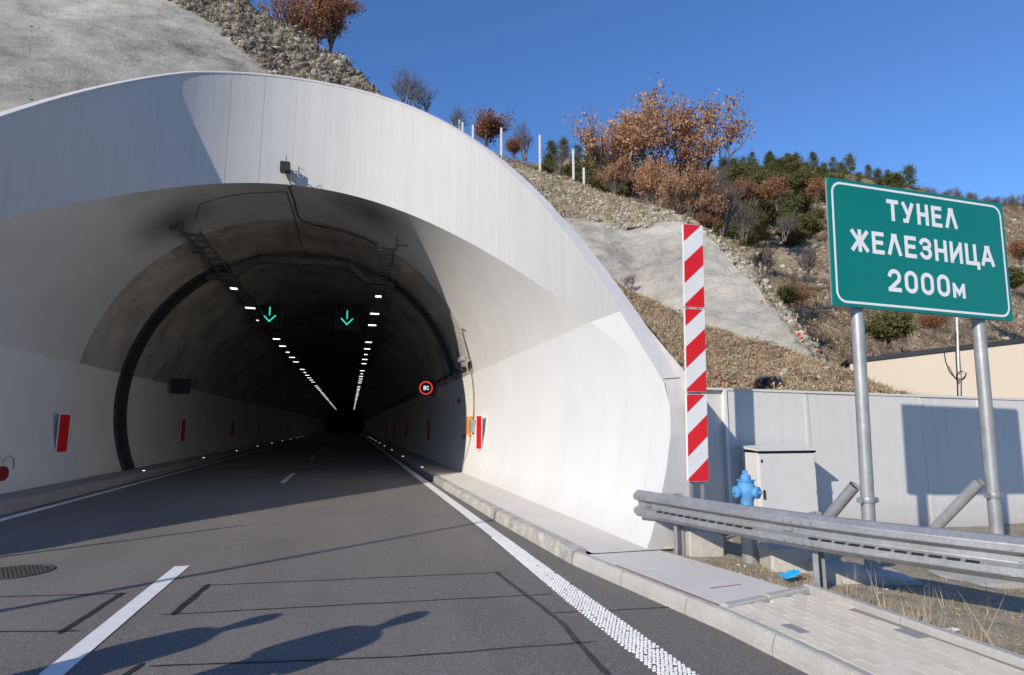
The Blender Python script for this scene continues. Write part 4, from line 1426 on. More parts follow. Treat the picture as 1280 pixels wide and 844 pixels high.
MB().path(pts, .010, 6).build('cable', M['rubber'], mast, True)

# ------------------------------------------------------------------ green direction sign
SR = math.radians(1.3)
SO = Vector((4.765, 5.0, 2.835))
LEAN = 0.036                                   # the sign and its posts lean a little to the right
SU, SV, SN = Vector((math.cos(SR), 0, -math.sin(SR))), Vector((LEAN, 0, 1)).normalized(), Vector((0, -1, 0))
SW, SH = 2.45, 1.395


def sp(u, v, d=0.0): return SO + SU * u + SV * v + SN * d


def rrect(x0, x1, y0, y1, r, n=8):
    pts = []
    for cx, cy, a0 in ((x1 - r, y0 + r, -90), (x1 - r, y1 - r, 0), (x0 + r, y1 - r, 90), (x0 + r, y0 + r, 180)):
        for k in range(n + 1):
            a = math.radians(a0 + 90 * k / n)
            pts.append((cx + r * math.cos(a), cy + r * math.sin(a)))
    return pts


def plate(poly, d0, d1):
    n = len(poly)
    vs = [sp(u, v, d0) for u, v in poly] + [sp(u, v, d1) for u, v in poly]
    return vs, [tuple(reversed(range(n))), tuple(range(n, 2 * n))] + [(i, (i + 1) % n, n + (i + 1) % n, n + i) for i in range(n)]


sign = empty('road_sign', (6.0, 5.06, 0), 'green motorway sign naming the tunnel and its length in white letters', 'road sign')
MB().add(*plate(rrect(0, SW, 0, SH, .012, 2), 0.0, 0.022)).build('panel', M['sign_green'], sign)
MB().add(*plate(rrect(-.004, SW + .004, -.004, SH + .004, .014, 2), -0.012, -0.001)).build('back_plate', M['sign_back'], sign)
o_, i_ = rrect(.035, SW - .035, .035, SH - .035, .125), rrect(.06, SW - .06, .06, SH - .06, .10)
n = len(o_)
MB().add([sp(u, v, .0235) for u, v in o_ + i_], [(i, (i + 1) % n, n + (i + 1) % n, n + i) for i in range(n)]).build('border', M['sign_white'], sign)


def stroke_poly(pts, t):
    """closed outline of a mitred stroke"""
    pts = [Vector((p[0], p[1])) for p in pts]
    L, R_ = [], []
    for i, p in enumerate(pts):
        closed = (pts[0] - pts[-1]).length < 1e-6
        d1 = (p - pts[i - 1]).normalized() if i else ((p - pts[-2]).normalized() if closed else None)
        d2 = (pts[i + 1] - p).normalized() if i < len(pts) - 1 else ((pts[1] - p).normalized() if closed else None)
        if d1 is None: nn, k = Vector((-d2.y, d2.x)), 1
        elif d2 is None: nn, k = Vector((-d1.y, d1.x)), 1
        else:
            n1, n2 = Vector((-d1.y, d1.x)), Vector((-d2.y, d2.x))
            nn = (n1 + n2).normalized()
            k = min(1 / max(nn.dot(n1), .3), 1.9)
        L.append(p + nn * t / 2 * k)
        R_.append(p - nn * t / 2 * k)
    return L, R_


def arc(cx, cy, rx, ry, a0, a1, n=12):
    return [(cx + rx * math.cos(math.radians(a0 + (a1 - a0) * k / n)), cy + ry * math.sin(math.radians(a0 + (a1 - a0) * k / n))) for k in range(n + 1)]


GL = {
    'Т': [[(0, 1), (1, 1)], [(.5, 1), (.5, 0)]],
    'У': [[(0, 1), (.53, .36)], [(1, 1), (.48, .22), (.36, .0), (.10, 0)]],
    'Н': [[(0, 0), (0, 1)], [(1, 0), (1, 1)], [(0, .5), (1, .5)]],
    'Е': [[(1, 1), (0, 1), (0, 0), (1, 0)], [(0, .52), (.88, .52)]],
    'Л': [[(0, 0), (.45, 1)], [(.40, 1), (.60, 1)], [(.55, 1), (1, 0)]],
    'Ж': [[(0, 1), (.42, .5), (0, 0)], [(1, 1), (.58, .5), (1, 0)], [(.5, 0), (.5, 1)], [(.40, .5), (.60, .5)]],
    'З': [[(0, .80)] + arc(.5, .76, .48, .24, 160, -80, 12), [(.36, .53), (.56, .53)], arc(.5, .27, .5, .27, 84, -160, 12) + [(0, .2)]],
    'И': [[(0, 1), (0, 0)], [(0, .06), (1, .94)], [(1, 1), (1, 0)]],
    'Ц': [[(0, 1), (0, 0), (1.16, 0), (1.16, -.22)], [(.86, 0), (.86, 1)]],
    'А': [[(0, 0), (.45, 1)], [(.40, 1), (.60, 1)], [(.55, 1), (1, 0)], [(.2, .30), (.8, .30)]],
    '2': [arc(.5, .70, .5, .30, 170, 0, 12) + [(.93, .52), (.0, .02)], [(0, 0), (1, 0)]],
    '0': [arc(.5, .70, .5, .30, 0, 180, 12) + arc(.5, .30, .5, .30, 180, 360, 12) + [(1, .70)]],
    'м': [[(0, 0), (0, 1)], [(0.03, .95), (.5, .25), (.97, .95)], [(1, 1), (1, 0)]],
}


def letter(ch, u0, w, v0, h, t):
    m = MB()
    for k, st in enumerate(GL[ch]):
        pts = [(u0 + t / 2 + x * (w - t), v0 + t / 2 + y * (h - t)) for x, y in st]
        # square ends reach the letter box
        L, R_ = stroke_poly(pts, t)
        d = 0.0235 + 0.0005 * k
        n = len(L)
        e0 = (Vector(pts[0]) - Vector(pts[1])).normalized() * t / 2 if abs(st[0][0] - st[1][0]) < .01 or abs(st[0][1] - st[1][1]) < .01 else Vector((0, 0))
        e1 = (Vector(pts[-1]) - Vector(pts[-2])).normalized() * t / 2 if abs(st[-1][0] - st[-2][0]) < .01 or abs(st[-1][1] - st[-2][1]) < .01 else (Vector(pts[-1]) - Vector(pts[-2])).normalized() * t / 3
        if e0.length == 0: e0 = (Vector(pts[0]) - Vector(pts[1])).normalized() * t / 3
        if (Vector(pts[0]) - Vector(pts[-1])).length > 1e-6:
            L[0] += e0; R_[0] += e0; L[-1] += e1; R_[-1] += e1
        vs = [sp(p.x, p.y, d) for p in L] + [sp(p.x, p.y, d) for p in R_]
        m.add(vs, [(n + i, n + i + 1, i + 1, i) for i in range(n - 1)])
    m.build('letter', M['sign_white'], sign)


def line(txt, u0, u1, v0, h, t, ws, gap):
    tot_ = sum(ws) + gap * (len(ws) - 1)
    k = (u1 - u0) / tot_
    u = u0
    for ch, w in zip(txt, ws):
        letter(ch, u, w * k, v0, h, t)
        u += (w + gap) * k


line('ТУНЕЛ', .76, 1.745, 1.0, .245, .046, [1, 1.05, 1, .92, 1.1], .27)
line('ЖЕЛЕЗНИЦА', .255, 2.25, .605, .248, .046, [1.36, .92, 1.1, .92, .98, 1, 1.02, 1.06, 1.15], .25)
line('2000', .715, 1.56, .206, .250, .046, [1, 1, 1, 1], .26)
letter('м', 1.60, .175, .206, .168, .042)
for px_, nm in ((1073, 0), (1223.5, 1)):
    xt_ = at(px_, 394, 5.07).x
    def lx(z, xt_=xt_): return xt_ + LEAN * (z - 2.8)
    x = lx(.9)
    MB().path([(lx(0), 5.085, 0.0), (lx(2.86), 5.085, 2.86), (lx(4.1), 5.085, 4.1)], .063, 20).build('post', M['galv_post'], sign, 'auto')
    MB().lathe((x, 5.085, .86), [(.068, -.028), (.071, -.02), (.071, .02), (.068, .028)], 20).build('clamp', M['galv'], sign, 'auto')
    m = MB()
    for s in (-1, 1): m.box(x - .02 + s * .095, x + .02 + s * .095, 5.06, 5.11, .835, .885)
    m.build('clamp_bolt', M['galv'], sign)
    br = MB()
    p0, p1 = Vector((x - .07, 5.16, 1.0)), Vector((x - .25, 6.05, 0.0))
    ax = (p1 - p0).normalized()
    br.path([p0, p1], .056, 18, cap=False)
    b_ = br.build('brace', M['galv_post'], sign, 'auto')
    MB().path([p0 + ax * .03, p1], .050, 18).build('brace_hollow', M['slot'], sign)

# ------------------------------------------------------------------ striped post
DY = 6.69
del_ = empty('striped_post', (4.14, DY, 0), 'tall red and white diagonally striped warning post beside the portal end', 'warning post')
x0, x1 = at(857, 450, DY).x, at(882, 450, DY).x
MB().box(x0 + .05, x0 + .09, DY + .022, DY + .05, 0, 3.9).build('post', M['galv_post'], del_)
MB().box(x1 - .08, x1 - .045, DY + .022, DY + .05, 0, 3.9).build('post', M['galv_post'], del_)


def clip(poly, f):
    out = []
    for i in range(len(poly)):
        a, b = poly[i - 1], poly[i]
        fa, fb = f(a), f(b)
        if (fa >= 0) != (fb >= 0):
            t = fa / (fa - fb)
            out.append((a[0] + (b[0] - a[0]) * t, a[1] + (b[1] - a[1]) * t))
        if fb >= 0: out.append(b)
    return out


zt = [at(869, y_, DY).z for y_ in (281.5, 384.5, 386.5, 490, 493, 602)]
W_ = x1 - x0
for q in range(3):
    zT, zB = zt[2 * q], zt[2 * q + 1]
    H_ = zT - zB
    pl = rrect(x0, x1, zB, zT, .018, 4)
    n = len(pl)
    m = MB().add([(x, DY - .012, z) for x, z in pl] + [(x, DY + .02, z) for x, z in pl], [tuple(range(n)), tuple(reversed(range(n, 2 * n)))] + [(i, n + i, n + (i + 1) % n, (i + 1) % n) for i in range(n)])
    pnl = m.build('board', M['board_white'], del_)
    inn = rrect(x0 + .004, x1 - .004, zB + .004, zT - .004, .016, 4)
    for lo_, hi_ in ((-.5, .262), (.565, .865), (1.165, 1.8)):
        key = lambda p: (zT - p[1]) * (1.2 / H_) + (p[0] - x0) * (.285 / W_)
        c1 = clip(inn, lambda p: key(p) - lo_)
        if len(c1) > 2: c1 = clip(c1, lambda p: hi_ - key(p))
        if len(c1) > 2: MB().add([(x, DY - .0145, z) for x, z in c1], [tuple(range(len(c1)))]).build('stripe', M['board_red'], pnl)

for o in list(del_.children_recursive):          # slightly out of plumb
    for v in o.data.vertices: v.co.x += 0.026 * (v.co.z - 2.6)

# ------------------------------------------------------------------ hydrant, cabinet
hc = Vector((4.34, 6.0, 0))
hyd = empty('fire_hydrant', hc, 'bright blue fire hydrant behind the guardrail', 'fire hydrant')
MB().lathe(hc, [(.085, .1), (.085, .62), (.10, .63), (.10, .66)], 20).build('standpipe', M['galv_post'], hyd, 'auto')
MB().lathe(hc, [(.07, .66), (.07, .76), (.078, .79), (.098, .83), (.108, .88), (.104, .92), (.090, .95), (.082, .965), (.086, .97), (.086, .99)], 24).build('barrel', M['hydrant'], hyd, 'auto')
cap = MB().lathe(hc, [(.086, .99), (.100, .993), (.100, 1.003), (.056, 1.010), (.052, 1.05), (.04, 1.06)], 20).build('bonnet', M['hydrant'], hyd, 'auto')
MB().lathe(hc, [(.034, 1.058), (.034, 1.10), (.028, 1.105)], 5).build('nut', M['hydrant'], cap)
for ang in (math.radians(178), math.radians(-62)):
    d = Vector((math.cos(ang), math.sin(ang), 0))
    b0 = hc + Vector((0, 0, .87))
    MB().path([b0 + d * .05, b0 + d * .105, b0 + d * .108, b0 + d * .140, b0 + d * .150], [.056, .056, .066, .066, .050], 16).build('outlet', M['hydrant'], hyd, 'auto')
    MB().path([b0 + d * .145, b0 + d * .172], .017, 5).build('outlet_nut', M['hydrant'], hyd)

cab = empty('utility_cabinet', (5.89, 7.35, 0), 'light grey utility cabinet with sloping cap against the grey wall', 'cabinet')
MB().bbox(5.41, 6.36, 7.2, 7.52, -.05, 1.235, .008).build('body', M['cabinet'], cab)
dr = MB().box(5.435, 6.335, 7.188, 7.199, .05, 1.205).build('door', M['cabinet'], cab)
MB().box(5.455, 5.475, 7.176, 7.187, 1.11, 1.15).build('lock', M['black'], dr)
for z_ in (.25, .7, 1.08): MB().path([(6.325, 7.184, z_ - .03), (6.325, 7.184, z_ + .03)], .009, 8).build('hinge', M['galv_post'], dr)
MB().box(5.46, 5.49, 7.174, 7.187, .62, .74).build('handle', M['steel_dark'], dr)
m = MB().add([(5.37, 7.15, 1.265), (6.42, 7.15, 1.265), (6.42, 7.56, 1.30), (5.37, 7.56, 1.30), (5.37, 7.15, 1.285), (6.42, 7.15, 1.285), (6.42, 7.56, 1.33), (5.37, 7.56, 1.33)], [(0, 3, 2, 1), (4, 5, 6, 7), (0, 1, 5, 4), (1, 2, 6, 5), (2, 3, 7, 6), (3, 0, 4, 7)])
m.build('cap', M['cabinet'], cab)
MB().box(5.43, 6.37, 7.19, 7.5, 1.236, 1.264).build('vent_gap', M['slot'], cab)

# ------------------------------------------------------------------ guardrail
gr = empty('guardrail', (4.0, 4.83, 0.15), 'galvanised steel guardrail with long slots starting at the portal end', 'guardrail')
ctrl = [Vector(p) for p in ((3.50, 6.98, 0), (3.60, 6.5, 0), (3.79, 5.65, 0), (4.02, 4.83, 0), (4.30, 4.1, 0), (4.70, 3.32, 0), (5.3, 2.3, 0), (6.0, 1.2, 0))]


def cr(t):
    i = int(np.clip(int(t), 0, len(ctrl) - 2))
    f = t - i
    p0, p1, p2, p3 = ctrl[max(i - 1, 0)], ctrl[i], ctrl[i + 1], ctrl[min(i + 2, len(ctrl) - 1)]
    return 0.5 * ((2 * p1) + (p2 - p0) * f + (2 * p0 - 5 * p1 + 4 * p2 - p3) * f * f + (3 * p1 - p0 - 3 * p2 + p3) * f ** 3)


samp = [cr(k * 7 / 400.0) for k in range(401)]
al = [0.0]
for a, b in zip(samp[:-1], samp[1:]): al.append(al[-1] + (b - a).length)


def rail_at(s):
    i = int(np.clip(np.searchsorted(al, s) - 1, 0, 399))
    f = (s - al[i]) / (al[i + 1] - al[i])
    p = samp[i].lerp(samp[i + 1], f)
    t = (samp[i + 1] - samp[i]).normalized()
    return p, t, Vector((t.y, -t.x, 0)) * -1 if Vector((t.y, -t.x, 0)).x > 0 else Vector((t.y, -t.x, 0))


ZB = 0.50
WP = [(-.004, 0.0), (.030, .004), (.080, .046), (.084, .054), (.084, .096), (.078, .104), (.014, .130), (.010, .138), (.010, .176), (.014, .184), (.078, .212), (.084, .220), (.084, .264), (.080, .272), (.030, .314), (-.004, .318)]


def rail_sheet(s0, s1, off=0.0, n=24):
    rows = []
    for k in range(n + 1):
        p, t, nn = rail_at(s0 + (s1 - s0) * k / n)
        rows.append([tuple(p + nn * (d + off) + Vector((0, 0, ZB + z))) for d, z in WP])
    return rows


def rail_piece(s0, s1, off=0.0, n=24):
    f, b = rail_sheet(s0, s1, off, n), rail_sheet(s0, s1, off - .004, n)
    m = MB().grid([r[::-1] for r in f]).grid(b)
    for k in (0, n):
        q = len(WP)
        m.grid([f[k], b[k]])
    m.grid([[r[0] for r in f], [r[0] for r in b]])
    m.grid([[r[-1] for r in f], [r[-1] for r in b]])
    o = m.build('rail', M['galv'], gr, True)
    o.data.set_sharp_from_angle(angle=math.radians(16))
    return o


rail_piece(0.0, 2.45, 0.0, 30)
rail_piece(2.05, 5.0, 0.005, 30)
rail_piece(4.6, 7.6, 0.010, 24)


def slot_run(s0, s1, zc, h, step=0.115, ln=0.085):
    s = s0
    while s < s1:
        (pa, ta, na), (pb, tb, nb) = rail_at(s), rail_at(s + ln)
        def d_at(z):
            zs_ = [w[1] for w in WP[1:15]]; ds = [w[0] for w in WP[1:15]]
            return float(np.interp(z, zs_, ds))
        dl, dh = d_at(zc - h) + .0125, d_at(zc + h) + .0125
        vs = [pa + na * dl + Vector((0, 0, ZB + zc - h)), pb + nb * dl + Vector((0, 0, ZB + zc - h)), pb + nb * dh + Vector((0, 0, ZB + zc + h)), pa + na * dh + Vector((0, 0, ZB + zc + h))]
        MB().add(vs, [(0, 1, 2, 3)]).build('slot', M['slot'], gr)
        s += step


slot_run(0.42, 1.75, .112, .007)
slot_run(2.35, 3.55, .112, .007)
slot_run(4.1, 5.0, .112, .007)
for s in (0.12, 0.2, 2.12, 2.2, 2.3, 2.38, 3.78, 3.95):
    p, t, nn = rail_at(s)
    for z in (.062, .245):
        c = p + nn * .094 + Vector((0, 0, ZB + z))
        MB().obox(c, t * .013, nn * .006, (0, 0, .013)).build('bolt', M['galv'], gr)
for s in (0.2, 2.12, 3.85):
    p, t, nn = rail_at(s)
    c = p + nn * .024 + Vector((0, 0, ZB + .156))
    MB().obox(c, t * .05, nn * .010, (0, 0, .014)).build('washer_plate', M['galv'], gr)
for s in (0.55, 2.30, 3.95, 5.6):
    p, t, nn = rail_at(s)
    b = p - nn * .11
    m = MB()
    m.obox(b + Vector((0, 0, .40)), t * .003, nn * .055, (0, 0, .42))
    m.obox(b + nn * .052 + t * .025 + Vector((0, 0, .40)), t * .028, nn * .003, (0, 0, .42))
    m.obox(b - nn * .052 + t * .025 + Vector((0, 0, .40)), t * .028, nn * .003, (0, 0, .42))
    m.build('post', M['galv_post'], gr)
    MB().obox(p - nn * .03 + Vector((0, 0, ZB + .15)), t * .04, nn * .028, (0, 0, .10)).build('spacer', M['galv'], gr)

# ------------------------------------------------------------------ footings and small things behind the rail
def rough_block(name, x0, x1, y0, y1, z0, z1, label, cat='concrete block', rot=0.0, slope=0.0):
    n = 6
    m = MB().bbox(-.5, .5, -.5, .5, 0, 1, .04)
    cx, cy = (x0 + x1) / 2, (y0 + y1) / 2
    vs = []
    for (x, y, z) in m.v:
        X, Y_, Z = x * (x1 - x0), y * (y1 - y0), z0 + z * (z1 - z0) - (slope * (x + .5) if z > .5 else 0)
        X, Y_ = X * math.cos(rot) - Y_ * math.sin(rot), X * math.sin(rot) + Y_ * math.cos(rot)
        p = Vector((cx + X, cy + Y_, Z))
        p += Vector((noise.noise(p * 7), noise.noise(p * 7 + Vector((9, 0, 0))), noise.noise(p * 7 + Vector((0, 9, 0))))) * .022
        vs.append(tuple(p))
    m.v = vs
    return tag(m.build(name, M['block']), label, cat)


rough_block('concrete_footing', 3.80, 4.22, 6.28, 6.6, 0.0, .43, 'rough cream concrete footing next to the first guardrail post', slope=.08, rot=-.15)
rough_block('concrete_footing', 4.26, 4.95, 5.35, 5.75, 0.0, .36, 'cream concrete footing right of the hydrant standpipe', rot=-.35)
rough_block('concrete_footing', 4.50, 5.42, 4.86, 5.40, -.05, .27, 'long cream concrete footing under the left sign post', rot=-.3, slope=.12)
rough_block('concrete_footing', 6.0, 7.1, 4.7, 5.4, -.1, .06, 'flat concrete footing under the right sign post')
# blue scrap, litter
m = MB()
c = Vector((4.12, 5.06, .15))
rows = []
for i in range(6):
    rows.append([tuple(c + Vector((-.09 + .036 * i + .015 * noise.noise((i, j, 0)), .03 * j + .02 * noise.noise((i, j, 4)), .02 + .035 * abs(noise.noise((i * .9, j * 1.3, 8))) + .045 * (i / 5.0) ** 2 + .02 * (j % 2)))) for j in range(4)])
m.grid(rows)
tag(m.build('plastic_scrap', M['blue_plastic'], smooth=True), 'crumpled bright blue plastic scrap on the verge beneath the guardrail', 'scrap')
m = MB()
c = Vector((4.28, 3.62, .118))
m.grid([[tuple(c + Vector((.024 * i, .02 * j, .008 + .02 * abs(noise.noise((i * 1.1, j * 1.4, 2)))))) for j in range(4)] for i in range(4)])
tag(m.build('paper_scrap', M['litter'], smooth=True), 'crumpled white paper scrap in the grass by the edging', 'scrap')
# verge vegetation
vp = []
while len(vp) < 3000:
    y = 1.0 + 6.2 * nrng.random()
    x0v = 4.12 if y < 4.8 else sx(min(y, 6.67)) + .03
    x = x0v + 3.0 * nrng.random() ** 1.8
    vp.append((x, y, .115 - 0.12 * min(1, max(0, (x - 5.2) / 1.5))))
vp = np.array(vp)
tufts('verge_grass', vp[:1300], .02, .09, 5, .05, M['straw_rust'], .004, .8, None, 'low dry grass on the verge between the edging and the wall')
tall = vp[1500:1800].copy()
tall = tall[(tall[:, 1] < 4.5)][:70]
tufts('tall_dry_grass', tall, .12, .42, 6, .05, M['straw'], .0032, .7, None, 'tall pale dry grass stalks under the guardrail on the right')
stones('verge_gravel', vp[1800:], .008, .035, M['stone'], None, 'loose gravel scattered on the verge under the guardrail', 'gravel')

# ------------------------------------------------------------------ tunnel furniture
def shell_z(x, inset=0.0):
    return CZ + math.sqrt((CR - inset) ** 2 - (x - CX) ** 2)


def on_shell(px, py, inset=0.02):
    d = at(px, py, 1.0) - Vector((0, 0, CAM_H))
    r = CR - inset
    a = d.x ** 2 + d.z ** 2
    b = 2 * (-CX * d.x + (CAM_H - CZ) * d.z)
    c_ = CX ** 2 + (CAM_H - CZ) ** 2 - r * r
    t = (-b + math.sqrt(b * b - 4 * a * c_)) / (2 * a)
    return Vector((0, 0, CAM_H)) + d * t


# steel arch frame
fr = empty('steel_arch_frame', (CX, 22.5, 0), 'dark steel arch frame lining the tunnel just inside the mouth', 'arch frame')
for s in (-1, 1):
    rows = []
    for k in range(25):
        a0_ = -24 if s < 0 else 14
        a = math.radians(a0_ + (62 - a0_) * k / 24)
        ca, sa = s * math.cos(a), math.sin(a)
        rows.append([(CX + (CR - i_) * ca, y_, CZ + (CR - i_) * sa) for i_, y_ in ((0, 22.05), (.10, 22.05), (.10, 22.25), (.03, 22.25), (.03, 22.75), (.12, 22.75), (.12, 22.9), (0, 22.9))])
    MB().grid(rows if s > 0 else [r[::-1] for r in rows]).build('side_channel', M['steel_dark'], fr)
FP = [(-5.1, 6.80), (-4.3, 6.80), (-3.42, 7.50), (-0.30, 7.55), (0.30, 7.02), (1.4, 6.85)]
for (xa, za), (xb, zb) in zip(FP[:-1], FP[1:]):
    a, b = Vector((xa, 22.45, za)), Vector((xb, 22.45, zb))
    d = (b - a).normalized()
    up_ = Vector((-d.z, 0, d.x))
    MB().obox((a + b) / 2, d * ((b - a).length / 2 - .02), (0, .13, 0), up_ * .09).build('beam', M['steel_mid'], fr)
for x in (-3.42, -1.86, -0.30):
    MB().box(x - .03, x + .03, 22.4, 22.5, 7.42, shell_z(x) - .01).build('hanger', M['steel_dark'], fr)

# cable ladders with luminaires
for side, lab in ((-1, 'steel cable ladder under the left side of the tunnel ceiling'), (1, 'steel cable ladder under the right side of the tunnel ceiling')):
    xc = CX + side * 2.62
    zc = 6.82
    lad = empty('cable_ladder', (xc, 17.4, zc), lab, 'cable ladder', 'ceiling cable ladders')
    for d in (-.21, .21):
        MB().box(xc + d - .015, xc + d + .015, 17.3, 230, zc - .04, zc + .05).build('side_rail', M['steel_mid'], lad)
    rme = MB().box(-.195, .195, -.05, .05, -.03, .0).mesh('rung', M['steel_mid'])
    for k in range(60):
        o = link('rung', rme, lad, local=True)
        o.location = (0, .1 + 0.62 * k, 0)
    for k in range(14):
        y = 17.5 + 2.4 * k
        m = MB()
        xo = xc + side * .25
        m.box(min(xo, xo + side * .05), max(xo, xo + side * .05), y - .03, y + .03, zc - .06, shell_z(xo + side * .025) - .01)
        m.box(xc - .24, xc + .24, y - .03, y + .03, zc - .085, zc - .045)
        m.obox((xc + side * .42, y, zc + .12), (.20, 0, side * .0), (0, .02, 0), (side * .0, 0, .02))
        m.build('hanger', M['steel_mid'], lad)
    ys_l = [23.6, 27.4, 30.6] + [37.0 + 3.25 * k for k in range(26)] + [123 + 5.0 * k for k in range(14)]
    for k, y in enumerate(ys_l):
        if k in (8, 15): continue
        lu = empty('luminaire', (xc, y, zc - .1), ('rectangular white luminaire in the left ceiling row' if side < 0 else 'rectangular white luminaire in the right ceiling row'), 'luminaire', 'left row of luminaires' if side < 0 else 'right row of luminaires')
        w = .19 if k % 5 else .11
        MB().box(xc - w - .04, xc + w + .04, y - .2, y + .2, zc - .16, zc - .09).build('housing', M['steel_mid'], lu)
        MB().box(xc - w, xc + w, y - .13, y + .10, zc - .180, zc - .162).build('lens', M['lamp'], lu)

# lane signals with green arrows
for x, lab in ((-3.92, 'left lane signal showing a green downward arrow'), (-0.36, 'right lane signal showing a green downward arrow')):
    ls = empty('lane_signal', (x, 30, 6.2), lab, 'lane signal', 'lane signals under the ceiling')
    MB().box(x - .47, x + .47, 30.02, 30.2, 6.28, 7.34).build('housing', M['black'], ls)
    for d in (-.55, .52): MB().box(x + d, x + d + .03, 30.1, 30.15, 6.25, shell_z(x) - .01).build('hanger', M['steel_mid'], ls)
    t = .06
    m = MB()
    for poly in ([(0, 7.24), (0, 6.82)], [(-.28, 6.84), (0, 6.54), (.28, 6.84)]):
        L, R_ = stroke_poly(poly, t)
        n = len(L)
        m.add([(x + p.x, 30.01, p.y) for p in L] + [(x + p.x, 30.01, p.y) for p in R_], [(n + i, n + i + 1, i + 1, i) for i in range(n - 1)])
    m.build('arrow', M['arrow'], ls)

# round no-stopping style display on the right wall, unlit display box on the left
xs = 3.28
ld = empty('led_sign', (xs, 27.5, 3.0), 'square black display with a glowing red ring on the right tunnel wall', 'display sign')
MB().box(xs - .36, xs + .36, 27.52, 27.66, 2.98, 3.70).build('housing', M['black'], ld)
m = MB()
m.add([(xs + r * math.cos(6.2832 * k / 24), 27.51, 3.34 + r * math.sin(6.2832 * k / 24)) for r in (.31, .255) for k in range(24)], [(k, (k + 1) % 24, 24 + (k + 1) % 24, 24 + k) for k in range(24)])
m.build('ring', M['led_red'], ld)
m = MB()
for dx, dz, w, h in ((-.06, .0, .06, .10), (.08, .06, .05, .03), (.09, -.06, .05, .03), (.02, .0, .03, .03)):
    m.add([(xs + dx - w, 27.51, 3.34 + dz - h), (xs + dx + w, 27.51, 3.34 + dz - h), (xs + dx + w, 27.51, 3.34 + dz + h), (xs + dx - w, 27.51, 3.34 + dz + h)], [(0, 1, 2, 3)])
m.build('pictogram', M['led_white'], ld)
MB().box(3.5, 3.8, 27.56, 27.6, 3.3, 3.36).build('bracket', M['steel_mid'], ld)
xs = -6.82
bx_ = empty('display_box', (xs, 27.3, 3.0), 'unlit black display box on the left tunnel wall', 'display sign')
MB().box(xs - .34, xs + .34, 27.32, 27.5, 2.93, 3.55).build('housing', M['black'], bx_)
MB().box(-7.38, -7.1, 27.38, 27.44, 3.2, 3.28).build('bracket', M['steel_mid'], bx_)

# red evacuation-distance plates on both walls
order = ['first', 'second', 'third', 'fourth', 'fifth', 'sixth']
for side in (-1, 1):
    for k in range(6):
        y = 18.2 + 11.6 * k if side < 0 else 17.6 + 11.9 * k
        z0, z1 = .92, 1.93
        xa = prof_x(1.42, side) - side * .06
        pe = empty('marker_plate', (xa, y, z0), '%s red marker plate from the entrance on the %s tunnel wall' % (order[k], 'left' if side < 0 else 'right'), 'marker plate', 'red plates on the tunnel walls')
        tx = Vector((side * .03, -.25, 0)) if side > 0 else Vector((.03, .25, 0))
        nrm = tx.cross(Vector((0, 0, 1))).normalized()
        if nrm.x * -side < 0: nrm = -nrm
        c = Vector((xa - side * .07, y, (z0 + z1) / 2))
        MB().obox(c, tx, nrm * .008, (0, 0, .52)).build('white_rim', M['board_white'], pe)
        MB().obox(c + nrm * .011, tx * .86, nrm * .003, (0, 0, .48)).build('red_face', M['board_red'] if side > 0 else M['board_red'], pe)
        MB().path([c - tx * .6 - nrm * .01, c - tx * .6 - nrm * .12, c - tx * .6 - nrm * .12 + Vector((0, 0, -.62))], .012, 6).build('bracket', M['steel_dark'], pe)

# wall cable tray, junction boxes and conduits at the right mouth
ct = empty('wall_cable_tray', (3.7, 20, 3.55), 'dark cable tray running along the right tunnel wall', 'cable tray')
xt = prof_x(3.6, 1)
MB().box(xt - .13, xt - .02, 20.0, 140, 3.56, 3.62).build('tray', M['steel_dark'], ct)
for k in range(12): MB().box(xt - .13, xt + .02, 20.3 + 1.6 * k, 20.36 + 1.6 * k, 3.50, 3.56).build('bracket', M['steel_mid'], ct)
jb = empty('junction_box', (3.75, 19.2, 1.3), 'orange and grey junction boxes with conduit at the right tunnel mouth', 'junction box')
xj = prof_x(1.6, 1)
MB().bbox(xj - .16, xj, 19.35, 19.62, 1.32, 1.92, .01).build('orange_box', M['orange'], jb)
MB().bbox(xj - .15, xj, 18.92, 19.2, 1.40, 1.80, .01).build('grey_box', M['galv_post'], jb)
pts = [(prof_x(z, 1) - .03, 19.3 + .02 * math.sin(z * 3), z) for z in (.2, .6, 1.0, 1.3)]
MB().path(pts, .018, 6).build('conduit', M['galv_post'], jb, True)
for dy in (0, .09):
    pts = [(prof_x(z, 1) - .03, 19.2 + dy + .02 * math.sin(z * 3), z) for z in (1.8, 2.2, 2.6, 3.0, 3.4, 3.7)]
    MB().path(pts, .016, 6).build('conduit', M['steel_mid'] if dy else M['galv_post'], jb, True)
bc = empty('wall_camera', (3.6, 19.3, 3.7), 'small camera on a bracket at the top of the right tunnel mouth conduit', 'camera')
xk = prof_x(3.8, 1)
MB().path([(xk, 19.1, 3.8), (xk - .22, 19.1, 3.84)], .022, 8).build('bracket', M['galv_post'], bc, True)
MB().bbox(xk - .34, xk - .16, 18.9, 19.5, 3.70, 3.84, .012).build('housing', M['galv_post'], bc)
MB().path([(xk - .01, 19.15, 3.8), (prof_x(4.3, 1) - .03, 19.0, 4.3), (prof_x(4.7, 1) - .03, 18.7, 4.7), (prof_x(4.6, 1) - .03, 18.4, 4.6)], .015, 6).build('cable', M['rubber'], bc, True)
for q, (y_, z_) in enumerate([(22.0, 2.55), (20.4, 1.25)]):
    xk = prof_x(z_, 1)
    m = MB().path([(xk, y_, z_), (xk - .10, y_, z_)], [.09, .07], 14)
    tag(m.build('alarm_bell', M['dark_red'], smooth='auto'), ('upper' if q == 0 else 'lower') + ' small dark red alarm on the right tunnel wall', 'alarm')
